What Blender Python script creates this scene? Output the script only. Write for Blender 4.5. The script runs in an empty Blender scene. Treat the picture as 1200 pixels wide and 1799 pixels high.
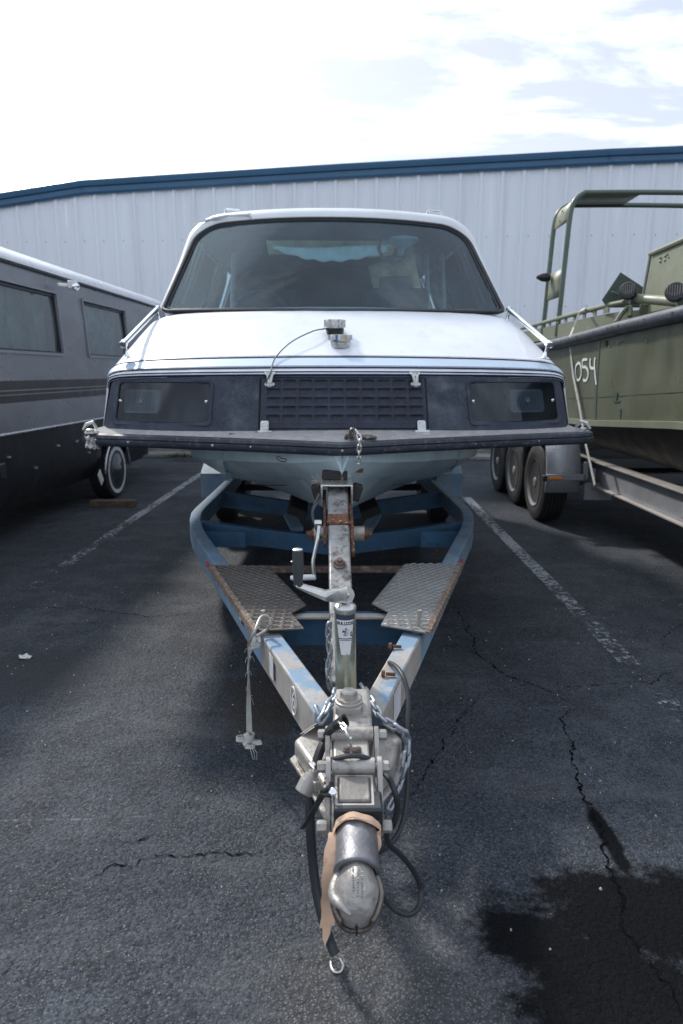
import bpy, bmesh, math, random
from mathutils import Vector, Matrix, noise as mnoise
R = math.radians
random.seed(7)
sc = bpy.context.scene
C = sc.collection
V = Vector

# ------------------------------------------------------------------ camera, sky, sun
H = 1.47; PITCH = R(11.53); FPX = 1199.3
cam_d = bpy.data.cameras.new('camera')
cam = bpy.data.objects.new('camera', cam_d); C.objects.link(cam)
cam.location = (0, 0, H); cam.rotation_euler = (R(90) - PITCH, 0, 0)
cam_d.sensor_fit = 'VERTICAL'; cam_d.sensor_height = 36; cam_d.sensor_width = 24; cam_d.lens = 24
cam_d.clip_start = 0.05; cam_d.clip_end = 2000
cam_d.dof.use_dof = True; cam_d.dof.focus_distance = 2.3; cam_d.dof.aperture_fstop = 4.0
sc.camera = cam

SUN_AZ, SUN_EL = R(-32), R(40)          # azimuth measured from +Y towards +X
w = bpy.data.worlds.new('World'); sc.world = w; w.use_nodes = True
nt = w.node_tree; nt.nodes.clear()
def wn(t, **k):
    n = nt.nodes.new(t)
    for a, b in k.items(): setattr(n, a, b)
    return n
sky = wn('ShaderNodeTexSky', sky_type='NISHITA', sun_disc=False, sun_elevation=SUN_EL, sun_rotation=SUN_AZ % (2*math.pi),
         air_density=1.0, dust_density=1.6, ozone_density=1.0)
tc = wn('ShaderNodeTexCoord')
sep = wn('ShaderNodeSeparateXYZ'); nt.links.new(tc.outputs['Generated'], sep.inputs[0])
zc = wn('ShaderNodeMath', operation='MAXIMUM'); nt.links.new(sep.outputs[2], zc.inputs[0]); zc.inputs[1].default_value = 0.04
zc2 = wn('ShaderNodeMath', operation='ADD'); nt.links.new(zc.outputs[0], zc2.inputs[0]); zc2.inputs[1].default_value = 0.12
dx = wn('ShaderNodeMath', operation='DIVIDE'); nt.links.new(sep.outputs[0], dx.inputs[0]); nt.links.new(zc2.outputs[0], dx.inputs[1])
dy = wn('ShaderNodeMath', operation='DIVIDE'); nt.links.new(sep.outputs[1], dy.inputs[0]); nt.links.new(zc2.outputs[0], dy.inputs[1])
cx = wn('ShaderNodeCombineXYZ'); nt.links.new(dx.outputs[0], cx.inputs[0]); nt.links.new(dy.outputs[0], cx.inputs[1])
mp = wn('ShaderNodeMapping'); nt.links.new(cx.outputs[0], mp.inputs[0])
mp.inputs['Rotation'].default_value = (0, 0, R(20)); mp.inputs['Scale'].default_value = (0.9, 2.1, 1); mp.inputs['Location'].default_value = (2.4, .7, 0)
n1 = wn('ShaderNodeTexNoise'); n1.inputs['Scale'].default_value = 1.7; n1.inputs['Detail'].default_value = 9; n1.inputs['Roughness'].default_value = .62
n1.inputs['Distortion'].default_value = .35
nt.links.new(mp.outputs[0], n1.inputs['Vector'])
# heavier cloud towards the sun, thinner away from it
sd = V((math.sin(SUN_AZ)*math.cos(SUN_EL), math.cos(SUN_AZ)*math.cos(SUN_EL), math.sin(SUN_EL)))
dt = wn('ShaderNodeVectorMath', operation='DOT_PRODUCT'); nt.links.new(tc.outputs['Generated'], dt.inputs[0]); dt.inputs[1].default_value = sd
b1 = wn('ShaderNodeMapRange'); nt.links.new(dt.outputs['Value'], b1.inputs[0])
b1.inputs[1].default_value = .80; b1.inputs[2].default_value = .95; b1.inputs[3].default_value = -.005; b1.inputs[4].default_value = .36
ad = wn('ShaderNodeMath', operation='ADD'); nt.links.new(n1.outputs[0], ad.inputs[0]); nt.links.new(b1.outputs[0], ad.inputs[1])
cr = wn('ShaderNodeMapRange', interpolation_type='SMOOTHSTEP'); nt.links.new(ad.outputs[0], cr.inputs[0])
cr.inputs[1].default_value = .45; cr.inputs[2].default_value = .66
# cloud brightness grows towards the sun
cb = wn('ShaderNodeMapRange'); nt.links.new(dt.outputs['Value'], cb.inputs[0])
cb.inputs[1].default_value = -.4; cb.inputs[2].default_value = 1.0; cb.inputs[3].default_value = 11.0; cb.inputs[4].default_value = 12.5
cv = wn('ShaderNodeVectorMath', operation='SCALE'); cv.inputs[0].default_value = (.80, .90, 1.0); nt.links.new(cb.outputs[0], cv.inputs['Scale'])
thin = wn('ShaderNodeMix', data_type='RGBA'); thin.inputs[0].default_value = .55     # high thin veil whitening the blue
nt.links.new(sky.outputs[0], thin.inputs[6]); thin.inputs[7].default_value = (6.4, 6.5, 7.2, 1)
mx = wn('ShaderNodeMix', data_type='RGBA')
nt.links.new(cr.outputs[0], mx.inputs[0]); nt.links.new(thin.outputs[2], mx.inputs[6]); nt.links.new(cv.outputs[0], mx.inputs[7])
bg = wn('ShaderNodeBackground'); bg.inputs[1].default_value = 0.095
nt.links.new(mx.outputs[2], bg.inputs[0])
wo = wn('ShaderNodeOutputWorld'); nt.links.new(bg.outputs[0], wo.inputs[0])

sl = bpy.data.lights.new('sun', 'SUN'); sl.energy = 2.2; sl.angle = R(5); sl.color = (1, .95, .88)
so = bpy.data.objects.new('sun', sl); C.objects.link(so)
so.rotation_euler = sd.to_track_quat('Z', 'Y').to_euler()
sc.view_settings.view_transform = 'Standard'; sc.view_settings.look = 'None'
sc.view_settings.exposure = 0.75; sc.view_settings.gamma = 1.0; sc.view_settings.use_curve_mapping = False

# ------------------------------------------------------------------ where a point seen in the photograph stands
_f = V((0, math.cos(PITCH), -math.sin(PITCH))); _u = V((0, math.sin(PITCH), math.cos(PITCH))); _r = V((1, 0, 0))
def _ray(px, py): return _f + _r*((px-600)/FPX) - _u*((py-899.5)/FPX)
def WZ(px, py, z=0.0):
    d = _ray(px, py); t = (z-H)/d.z; return V((d.x*t, d.y*t, z))
def WY(px, py, Y):
    d = _ray(px, py); t = Y/d.y; return V((d.x*t, Y, H+d.z*t))

# ------------------------------------------------------------------ materials
def mat(name, col, rough=.5, metal=0.0, var=.12, vs=3.0, col2=None, s2=8.0, lo=.55, hi=.62, bump=0.0, bs=60.0, spec=None,
        col3=None, s3=20.0, lo3=.6, hi3=.66, coat=0, streak=1.0, rvar=.1):
    m = bpy.data.materials.new(name); m.use_nodes = True
    t = m.node_tree; N = t.nodes; L = t.links; b = N['Principled BSDF']
    tcn = N.new('ShaderNodeTexCoord'); co = tcn.outputs['Object']
    def noi(s, det=5, sx=1.0, ro=.6):
        mpn = N.new('ShaderNodeMapping'); L.new(co, mpn.inputs[0]); mpn.inputs['Scale'].default_value = (1, 1, 1/sx)
        n = N.new('ShaderNodeTexNoise'); n.inputs['Scale'].default_value = s; n.inputs['Detail'].default_value = det; n.inputs['Roughness'].default_value = ro
        L.new(mpn.outputs[0], n.inputs['Vector']); return n.outputs[0]
    a = noi(vs, 6, streak)
    mr = N.new('ShaderNodeMapRange'); L.new(a, mr.inputs[0]); mr.inputs[1].default_value = .3; mr.inputs[2].default_value = .7
    mr.inputs[3].default_value = 1-var; mr.inputs[4].default_value = 1+var
    sc_ = N.new('ShaderNodeVectorMath'); sc_.operation = 'SCALE'; sc_.inputs[0].default_value = col; L.new(mr.outputs[0], sc_.inputs['Scale'])
    cur = sc_.outputs[0]
    def over(cur, c2, s, lo, hi, sx=1.0):
        n = noi(s, 8, sx, .68)
        q = N.new('ShaderNodeMapRange'); q.interpolation_type = 'SMOOTHSTEP'; L.new(n, q.inputs[0]); q.inputs[1].default_value = lo; q.inputs[2].default_value = hi
        x = N.new('ShaderNodeMix'); x.data_type = 'RGBA'; L.new(q.outputs[0], x.inputs[0]); L.new(cur, x.inputs[6]); x.inputs[7].default_value = (*c2, 1)
        return x.outputs[2]
    if col2: cur = over(cur, col2, s2, lo, hi, streak)
    if col3: cur = over(cur, col3, s3, lo3, hi3)
    L.new(cur, b.inputs['Base Color'])
    b.inputs['Metallic'].default_value = metal
    if spec is not None: b.inputs['Specular IOR Level'].default_value = spec
    if coat: b.inputs['Coat Weight'].default_value = coat; b.inputs['Coat Roughness'].default_value = .15
    rr = N.new('ShaderNodeMapRange'); L.new(noi(vs*2.7, 4), rr.inputs[0]); rr.inputs[1].default_value = .3; rr.inputs[2].default_value = .7
    rr.inputs[3].default_value = max(.03, rough-rvar); rr.inputs[4].default_value = min(1, rough+rvar); L.new(rr.outputs[0], b.inputs['Roughness'])
    if bump:
        n = noi(bs, 4)
        bp = N.new('ShaderNodeBump'); bp.inputs['Strength'].default_value = 1; bp.inputs['Distance'].default_value = bump; L.new(n, bp.inputs['Height'])
        L.new(bp.outputs[0], b.inputs['Normal'])
    return m

def glass(name, tint, rough=.02, alpha=.5, dust=None, dcol=(.45, .5, .55), dmax=.5, speck=False, ior=1.5):
    """tinted pane: some of the light goes through, some mirrors, some falls on dust"""
    m = bpy.data.materials.new(name); m.use_nodes = True
    t = m.node_tree; N = t.nodes; L = t.links; N.clear()
    out = N.new('ShaderNodeOutputMaterial')
    tr = N.new('ShaderNodeBsdfTransparent'); tr.inputs[0].default_value = (*tint, 1)
    gl = N.new('ShaderNodeBsdfGlossy'); gl.inputs['Roughness'].default_value = rough; gl.inputs[0].default_value = (.95, .98, 1, 1)
    fr = N.new('ShaderNodeFresnel'); fr.inputs[0].default_value = ior
    mx_ = N.new('ShaderNodeMixShader'); L.new(fr.outputs[0], mx_.inputs[0]); L.new(tr.outputs[0], mx_.inputs[1]); L.new(gl.outputs[0], mx_.inputs[2])
    last = mx_
    if dust:
        tcn = N.new('ShaderNodeTexCoord')
        n = N.new('ShaderNodeTexNoise'); n.inputs['Scale'].default_value = dust; n.inputs['Detail'].default_value = 8; n.inputs['Roughness'].default_value = .75
        L.new(tcn.outputs['Object'], n.inputs['Vector'])
        n2 = N.new('ShaderNodeTexNoise'); n2.inputs['Scale'].default_value = 2.2; n2.inputs['Detail'].default_value = 5; L.new(tcn.outputs['Object'], n2.inputs['Vector'])
        mm = N.new('ShaderNodeMath'); mm.operation = 'MULTIPLY'; L.new(n.outputs[0], mm.inputs[0]); L.new(n2.outputs[0], mm.inputs[1])
        mr = N.new('ShaderNodeMapRange'); L.new(mm.outputs[0], mr.inputs[0]); mr.inputs[1].default_value = .14; mr.inputs[2].default_value = .42
        mr.inputs[3].default_value = .03; mr.inputs[4].default_value = dmax
        df = N.new('ShaderNodeBsdfDiffuse'); df.inputs[0].default_value = (*dcol, 1)
        amt = mr.outputs[0]
        if speck:
            n3 = N.new('ShaderNodeTexNoise'); n3.inputs['Scale'].default_value = 190; n3.inputs['Detail'].default_value = 2; L.new(tcn.outputs['Object'], n3.inputs['Vector'])
            q3 = N.new('ShaderNodeMapRange'); L.new(n3.outputs[0], q3.inputs[0]); q3.inputs[1].default_value = .66; q3.inputs[2].default_value = .74; q3.inputs[3].default_value = 0; q3.inputs[4].default_value = .55
            mxx = N.new('ShaderNodeMath'); mxx.operation = 'MAXIMUM'; L.new(amt, mxx.inputs[0]); L.new(q3.outputs[0], mxx.inputs[1]); amt = mxx.outputs[0]
        m2 = N.new('ShaderNodeMixShader'); L.new(amt, m2.inputs[0]); L.new(mx_.outputs[0], m2.inputs[1]); L.new(df.outputs[0], m2.inputs[2])
        last = m2
    L.new(last.outputs[0], out.inputs[0])
    return m

M = {}
M['white_paint'] = mat('white_gelcoat', (.66, .69, .74), .38, var=.05, col2=(.55, .58, .64), s2=5, lo=.5, hi=.8, col3=(.42, .43, .44), s3=55, lo3=.70, hi3=.76, bump=.0006, bs=30, coat=.1)
M['roof_white'] = mat('roof_gelcoat', (.62, .65, .68), .5, var=.07, col2=(.4, .4, .38), s2=14, lo=.62, hi=.75)
M['light_blue'] = mat('light_blue_stripe', (.42, .52, .64), .45, var=.08, col2=(.5, .55, .6), s2=12, lo=.55, hi=.8)
M['navy'] = mat('navy_stripe', (.016, .022, .045), .85, var=.3, spec=.05)
M['fascia'] = mat('dusty_navy_fabric', (.036, .044, .064), .9, var=.35, vs=5, col2=(.095, .11, .145), s2=240, lo=.42, hi=.72, col3=(.17, .185, .22), s3=4.5, lo3=.50, hi3=.84, bump=.002, bs=220)
M['fascia_plain'] = mat('navy_vinyl', (.052, .061, .086), .7, var=.3, vs=9, col2=(.085, .10, .13), s2=260, lo=.45, hi=.75, bump=.0015, bs=140)
M['ledge'] = mat('grey_carpet', (.38, .365, .37), .95, var=.18, vs=20, col2=(.24, .23, .24), s2=150, lo=.5, hi=.65, bump=.003, bs=200)
M['rubber'] = mat('weathered_rubber', (.028, .034, .050), .55, var=.35, col2=(.14, .15, .18), s2=38, lo=.50, hi=.78, bump=.001, bs=70)
M['gasket'] = mat('black_gasket', (.012, .013, .015), .4, var=.2, col2=(.09, .08, .065), s2=35, lo=.6, hi=.75)
M['hull'] = mat('pale_blue_hull', (.52, .64, .69), .42, var=.16, vs=5, col2=(.60, .68, .71), s2=7, lo=.52, hi=.8, streak=2.5, col3=(.07, .10, .12), s3=30, lo3=.66, hi3=.74, coat=.2)
M['hull_line'] = mat('hull_seam', (.05, .08, .1), .7)
M['hull_light'] = mat('hull_faded_band', (.42, .52, .57), .5, var=.15)
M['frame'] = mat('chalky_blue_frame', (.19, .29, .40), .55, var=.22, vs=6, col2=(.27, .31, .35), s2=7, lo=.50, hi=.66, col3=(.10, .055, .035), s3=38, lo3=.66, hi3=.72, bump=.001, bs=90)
M['frame_bare'] = mat('bare_dusty_steel', (.40, .37, .34), .55, metal=.0, var=.18, vs=6, col2=(.24, .21, .19), s2=9, lo=.54, hi=.72, col3=(.34, .29, .24), s3=5, lo3=.5, hi3=.7, bump=.001, bs=90)
M['frame_top'] = mat('half_bare_rail_top', (.33, .31, .29), .5, var=.2, vs=6, col2=(.16, .25, .36), s2=4.5, lo=.46, hi=.56, col3=(.10, .085, .08), s3=42, lo3=.64, hi3=.70, bump=.001, bs=90)
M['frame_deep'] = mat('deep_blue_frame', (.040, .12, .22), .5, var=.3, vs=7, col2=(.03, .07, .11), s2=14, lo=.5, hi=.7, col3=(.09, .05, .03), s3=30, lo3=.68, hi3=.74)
M['galv'] = mat('grey_silver_paint', (.37, .352, .33), .42, metal=.35, var=.2, vs=12, col2=(.20, .165, .135), s2=18, lo=.50, hi=.68, col3=(.17, .085, .045), s3=40, lo3=.62, hi3=.72, bump=.0012, bs=120)
M['galv_dirty'] = mat('dirty_silver_paint', (.18, .165, .15), .5, metal=.25, var=.2, vs=14, col2=(.36, .34, .32), s2=20, lo=.54, hi=.74, bump=.001, bs=90)
M['galv_clean'] = mat('zinc_plate', (.62, .62, .60), .3, metal=.8, var=.12, vs=14, col2=(.42, .41, .36), s2=24, lo=.55, hi=.75)
M['zinc_green'] = mat('yellow_zinc_tube', (.45, .48, .41), .30, metal=.75, var=.2, vs=9, col2=(.24, .22, .16), s2=7, lo=.56, hi=.8, streak=6, bump=.0004, bs=60)
M['post'] = mat('worn_galvanised_post', (.25, .25, .25), .5, metal=.3, var=.35, vs=12, col2=(.10, .085, .08), s2=22, lo=.50, hi=.62, col3=(.70, .70, .72), s3=18, lo3=.66, hi3=.7, bump=.0015, bs=60)
M['rust'] = mat('rust', (.13, .055, .03), .8, var=.5, vs=30, col2=(.40, .34, .28), s2=50, lo=.58, hi=.62, col3=(.02, .015, .015), s3=40, lo3=.6, hi3=.66, bump=.004, bs=90)
M['rusty_bar'] = mat('rusty_bar', (.12, .08, .07), .75, var=.3, col2=(.22, .17, .15), s2=30, lo=.5, hi=.6)
M['cast'] = mat('cast_steel', (.20, .17, .15), .42, metal=.65, var=.3, vs=16, col2=(.12, .10, .085), s2=22, lo=.50, hi=.68, col3=(.55, .53, .5), s3=34, lo3=.60, hi3=.74, bump=.004, bs=55)
M['cast_light'] = mat('cast_steel_light', (.36, .34, .32), .42, metal=.45, var=.22, vs=18, col2=(.20, .18, .16), s2=26, lo=.55, hi=.72, col3=(.8, .79, .76), s3=44, lo3=.64, hi3=.74, bump=.0025, bs=70)
M['sleeve'] = mat('scuffed_steel_sleeve', (.20, .20, .215), .5, metal=.6, var=.25, vs=14, col2=(.5, .5, .51), s2=20, lo=.56, hi=.74, col3=(.10, .06, .05), s3=50, lo3=.68, hi3=.72, bump=.002, bs=60)
M['chain'] = mat('dull_zinc_chain', (.33, .36, .40), .42, metal=.6, var=.3, vs=40, col2=(.20, .18, .16), s2=60, lo=.55, hi=.7)
M['chrome'] = mat('chrome', (.80, .82, .84), .12, metal=1, var=.05, rvar=.05, col2=(.4, .42, .42), s2=60, lo=.62, hi=.72)
M['cap_metal'] = mat('weathered_chrome_cap', (.55, .55, .54), .35, metal=.5, var=.3, vs=30, col2=(.30, .28, .26), s2=50, lo=.5, hi=.66)
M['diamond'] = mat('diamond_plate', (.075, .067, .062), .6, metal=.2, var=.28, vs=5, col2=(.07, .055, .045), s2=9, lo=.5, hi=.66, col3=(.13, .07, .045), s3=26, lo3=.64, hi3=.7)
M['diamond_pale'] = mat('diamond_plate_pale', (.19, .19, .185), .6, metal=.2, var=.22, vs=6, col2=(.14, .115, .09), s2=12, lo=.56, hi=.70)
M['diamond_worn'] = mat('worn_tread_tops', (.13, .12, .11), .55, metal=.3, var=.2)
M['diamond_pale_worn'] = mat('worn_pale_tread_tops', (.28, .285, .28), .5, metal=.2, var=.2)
M['diamond_edge'] = mat('rust_crusted_edge', (.16, .11, .085), .9, var=.4, vs=30, col2=(.28, .24, .2), s2=70, lo=.5, hi=.6, bump=.006, bs=130)
M['black_rubber'] = mat('black_cable_rubber', (.022, .025, .030), .5, var=.25, col2=(.07, .07, .07), s2=50, lo=.6, hi=.75)
M['grey_cable'] = mat('grey_cable', (.055, .056, .058), .55, var=.2)
M['black_plastic'] = mat('black_plastic', (.02, .022, .025), .35, var=.2)
M['grip'] = mat('dark_rubber_grip', (.05, .055, .062), .6, var=.15, bump=.0008, bs=200)
M['white_plastic'] = mat('white_plastic', (.66, .68, .70), .4, var=.06)
M['webbing'] = mat('grey_webbing', (.50, .50, .47), .85, var=.15, vs=30, col2=(.36, .35, .33), s2=60, lo=.5, hi=.7, bump=.001, bs=400)
M['webbing_white'] = mat('white_webbing', (.66, .66, .64), .8, var=.1, vs=30)
M['ribbon'] = mat('faded_salmon_ribbon', (.70, .47, .33), .6, var=.12, vs=20, col2=(.62, .16, .12), s2=16, lo=.56, hi=.68, spec=.3)
M['sticker'] = mat('white_sticker', (.70, .70, .71), .5, var=.05, col2=(.45, .43, .4), s2=50, lo=.6, hi=.7)
M['ink'] = mat('dark_print', (.035, .05, .085), .6, var=.2, col2=(.6, .6, .62), s2=160, lo=.66, hi=.7)
M['orange'] = mat('amber_reflector', (.90, .27, .02), .25, var=.1)
M['red'] = mat('red_reflector', (.55, .04, .03), .25, var=.15)
M['wall'] = mat('white_wall_sheet', (.78, .82, .88), .42, var=.04, vs=.6, col2=(.66, .69, .74), s2=3, lo=.5, hi=.8, streak=14)
M['blue_trim'] = mat('blue_trim_metal', (.030, .11, .21), .38, var=.08, vs=2)
M['concrete'] = mat('grey_concrete', (.22, .22, .21), .85, var=.25, vs=3, col2=(.09, .09, .085), s2=5, lo=.52, hi=.66, bump=.006, bs=40)
M['rv_body'] = mat('brushed_grey_paint', (.21, .215, .235), .32, metal=.55, var=.12, vs=1.6, col2=(.24, .25, .27), s2=2.2, lo=.55, hi=.85, streak=.4)
M['rv_roof'] = mat('white_roof_paint', (.62, .65, .69), .32, var=.05, coat=.2)
M['rv_low'] = mat('dark_lower_paint', (.030, .032, .038), .36, metal=.3, var=.15, vs=2, col2=(.075, .075, .08), s2=4, lo=.5, hi=.8)
M['rv_pin'] = mat('dull_silver_line', (.22, .22, .24), .45, metal=.2)
M['rv_stripe'] = mat('brown_grey_stripe', (.022, .019, .021), .4, metal=.2, var=.12)
M['silver'] = mat('silver_trim', (.55, .56, .6), .25, metal=.8, var=.05)
M['rv_frame'] = mat('grey_window_frame', (.24, .25, .29), .4, metal=.4, var=.08)
M['tyre'] = mat('black_tyre', (.014, .014, .016), .8, var=.2, col2=(.06, .058, .055), s2=14, lo=.55, hi=.75, bump=.001, bs=90)
M['whitewall'] = mat('whitewall_band', (.50, .52, .54), .6, var=.1)
M['hubcap'] = mat('hubcap', (.14, .145, .15), .2, metal=.9, var=.1)
M['rim'] = mat('painted_grey_rim', (.24, .26, .28), .5, metal=.2, var=.2, col2=(.1, .09, .085), s2=14, lo=.55, hi=.7)
M['torn_white'] = mat('torn_white_filler', (.50, .49, .47), .9, var=.3, vs=30, col2=(.15, .14, .13), s2=60, lo=.55, hi=.62)
M['dark'] = mat('dark_interior', (.018, .020, .024), .8, var=.3)
M['black_hull'] = mat('black_antifouling', (.010, .012, .014), .6, var=.25)
M['army'] = mat('army_green_paint', (.090, .098, .055), .5, var=.16, vs=2.2, col2=(.060, .064, .038), s2=3.0, lo=.5, hi=.75, streak=5, col3=(.34, .35, .27), s3=24, lo3=.70, hi3=.74, bump=.0015, bs=9)
M['army_pale'] = mat('pale_army_green', (.17, .18, .12), .5, var=.08, col2=(.22, .24, .18), s2=5, lo=.5, hi=.8)
M['army_dark'] = mat('dark_army_green', (.065, .095, .075), .4, var=.12)
M['army_rail'] = mat('green_tube_paint', (.085, .115, .09), .35, var=.15, col2=(.32, .35, .28), s2=18, lo=.66, hi=.7)
M['spray'] = mat('white_spray_paint', (.74, .75, .74), .7, var=.1)
M['galv_trailer'] = mat('galvanised_trailer', (.30, .31, .33), .5, metal=.4, var=.12, vs=3, col2=(.40, .33, .29), s2=3, lo=.55, hi=.75)
M['flange'] = mat('galvanised_flange', (.40, .37, .35), .5, metal=.3, var=.15)
M['wood'] = mat('weathered_timber', (.085, .062, .045), .85, var=.35, vs=12, col2=(.14, .11, .085), s2=20, lo=.5, hi=.65, bump=.004, bs=60)
M['bunk'] = mat('bunk_carpet', (.03, .028, .027), .95, var=.3, bump=.004, bs=120)
M['cream'] = mat('torn_foam_liner', (.60, .50, .34), .9, var=.25, vs=10, bump=.01, bs=30)
M['liner'] = mat('pale_blue_liner', (.74, .76, .76), .9, var=.12, vs=12, bump=.004, bs=60)
M['lining'] = mat('grey_blue_lining', (.10, .14, .17), .8, var=.15)
M['interior'] = mat('dark_blue_interior', (.025, .034, .045), .8, var=.25)
M['interior_light'] = mat('pale_dash_top', (.22, .27, .30), .7, var=.15)
M['window_reflection'] = mat('painted_teal_reflection', (.26, .48, .52), .9, var=.35, vs=2.0, col2=(.60, .76, .78), s2=2.0, lo=.5, hi=.56)  # pale patches imitate reflections in the motorhome windows
M['lamp_body'] = mat('lamp_reflector', (.20, .22, .23), .3, metal=.3, var=.1)
M['paper'] = mat('paper_scrap', (.6, .6, .6), .9, bump=.004, bs=60)
M['blue_tape'] = mat('blue_mark', (.03, .16, .34), .5)
M['windshield'] = glass('tinted_windshield', (.60, .86, .90), .02, dust=110, dcol=(.26, .40, .50), dmax=.13, speck=True)
M['side_glass'] = glass('side_glass', (.92, .97, .98), .02, ior=1.06)
M['lamp_glass'] = glass('dusty_smoked_cover', (.62, .72, .80), .05, dust=30, dcol=(.12, .16, .22), dmax=.10)
M['rv_glass'] = glass('rv_tinted_glass', (.50, .60, .60), .015, dust=18, dcol=(.28, .36, .38), dmax=.14, ior=2.3)

# ------------------------------------------------------------------ object helpers
WM = {}
def empty(name, loc=(0, 0, 0), rz=0.0, label=None, cat=None, group=None, parent=None):
    o = bpy.data.objects.new(name, None); C.objects.link(o); o.empty_display_size = .1
    mtx = Matrix.Translation(V(loc)) @ Matrix.Rotation(rz, 4, 'Z')
    if parent: o.parent = parent; WM[o.name] = WM[parent.name] @ mtx
    else: WM[o.name] = mtx
    o.matrix_basis = mtx
    tag(o, label, cat, group); return o
def tag(o, label=None, cat=None, group=None, kind=None):
    if label: o['label'] = label
    if cat: o['category'] = cat
    if group: o['group'] = group
    if kind: o['kind'] = kind
    return o

class MB:
    """collects shapes (given in world coordinates) into one mesh"""
    def __init__(s): s.v = []; s.f = []; s.mi = []; s.cm = 0
    def add(s, vs, fs):
        o = len(s.v); s.v += [V(p) for p in vs]; s.f += [tuple(i+o for i in q) for q in fs]; s.mi += [s.cm]*len(fs); return s
    def box(s, c, size, rot=None, taper=1.0):
        c = V(c); x, y, z = [a/2 for a in size]; rot = rot or Matrix.Identity(3)
        vs = [c + rot @ V((i*x*(taper if k > 0 else 1), j*y*(taper if k > 0 else 1), k*z)) for k in (-1, 1) for i, j in ((-1, -1), (1, -1), (1, 1), (-1, 1))]
        return s.add(vs, [(3, 2, 1, 0), (4, 5, 6, 7), (0, 1, 5, 4), (1, 2, 6, 5), (2, 3, 7, 6), (3, 0, 4, 7)])
    def prism(s, pts, vec):
        """closed polygon extruded along vec"""
        n = len(pts); vec = V(vec); a = [V(p) for p in pts]; b = [p+vec for p in a]
        return s.add(a+b, [tuple(range(n-1, -1, -1)), tuple(range(n, 2*n))] + [(i, (i+1) % n, n+(i+1) % n, n+i) for i in range(n)])
    def tube(s, pts, r, n=10, cap=True, closed=False, sq=None):
        pts = [V(p) for p in pts]; m = len(pts)
        rs = r if isinstance(r, (list, tuple)) else [r]*m
        up = None; rings = []
        for i, p in enumerate(pts):
            if closed: t = (pts[(i+1) % m]-pts[i-1])
            else: t = (pts[min(i+1, m-1)]-pts[max(i-1, 0)])
            t = t.normalized() if t.length > 1e-9 else V((0, 0, 1))
            if up is None:
                up = V((0, 0, 1)) if abs(t.z) < .9 else V((0, 1, 0))
            up = (up - t*up.dot(t)).normalized(); sd_ = t.cross(up)
            ring = []
            for k in range(n):
                a = 2*math.pi*k/n + (math.pi/4 if n == 4 else 0)
                ring.append(p + (up*math.sin(a)*(sq or 1) + sd_*math.cos(a))*rs[i])
            rings.append(ring)
        vs = [q for g in rings for q in g]; fs = []
        for i in range(m if closed else m-1):
            j = (i+1) % m
            for k in range(n): fs.append((i*n+k, i*n+(k+1) % n, j*n+(k+1) % n, j*n+k))
        if cap and not closed: fs += [tuple(range(n-1, -1, -1)), tuple(range((m-1)*n, m*n))]
        return s.add(vs, fs)
    def cyl(s, a, b, r, n=16, r2=None): return s.tube([a, b], [r, r if r2 is None else r2], n)
    def lathe(s, o, ax, prof, n=20):
        """prof: (distance along ax, radius)"""
        ax = V(ax).normalized(); o = V(o)
        return s.tube_dirs([o+ax*d for d, r in prof], [max(r, 1e-4) for d, r in prof], ax, n)
    def tube_dirs(s, pts, rs, ax, n):
        up = V((0, 0, 1)) if abs(ax.z) < .9 else V((0, 1, 0)); up = (up-ax*up.dot(ax)).normalized(); sd_ = ax.cross(up)
        vs = [p+(up*math.sin(2*math.pi*k/n)+sd_*math.cos(2*math.pi*k/n))*r for p, r in zip(pts, rs) for k in range(n)]
        m = len(pts)
        fs = [(i*n+k, i*n+(k+1) % n, (i+1)*n+(k+1) % n, (i+1)*n+k) for i in range(m-1) for k in range(n)]
        fs += [tuple(range(n-1, -1, -1)), tuple(range((m-1)*n, m*n))]
        return s.add(vs, fs)
    def hexbolt(s, o, ax, r=.012, h=.009, washer=True):
        ax = V(ax).normalized()
        if washer: s.lathe(o, ax, [(0, r*1.35), (.003, r*1.35)], 14); o = V(o)+ax*.003
        return s.lathe(o, ax, [(0, r), (h*.8, r), (h, r*.82)], 6)
    def grid(s, f, nu, nv, skip=None):
        vs = [f(i/nu, j/nv) for j in range(nv+1) for i in range(nu+1)]
        fs = [(j*(nu+1)+i, j*(nu+1)+i+1, (j+1)*(nu+1)+i+1, (j+1)*(nu+1)+i) for j in range(nv) for i in range(nu) if not (skip and skip(i, j))]
        return s.add(vs, fs)
    def ribbon(s, pts, wdir, width, th=.0015):
        """flat strap along pts; wdir one vector or a list"""
        pts = [V(p) for p in pts]; m = len(pts); vs = []
        for i, p in enumerate(pts):
            t = (pts[min(i+1, m-1)]-pts[max(i-1, 0)]).normalized()
            wd = V(wdir[i] if isinstance(wdir, list) else wdir); wd = (wd - t*wd.dot(t)).normalized()
            wi = width[i] if isinstance(width, list) else width
            nn = t.cross(wd)*th/2
            vs += [p-wd*wi/2-nn, p+wd*wi/2-nn, p+wd*wi/2+nn, p-wd*wi/2+nn]
        fs = [(4*i+k, 4*i+(k+1) % 4, 4*i+4+(k+1) % 4, 4*i+4+k) for i in range(m-1) for k in range(4)]
        fs += [(3, 2, 1, 0), (4*m-4, 4*m-3, 4*m-2, 4*m-1)]
        return s.add(vs, fs)
    def tf(s, mtx): s.v = [mtx @ p for p in s.v]; return s
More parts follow.
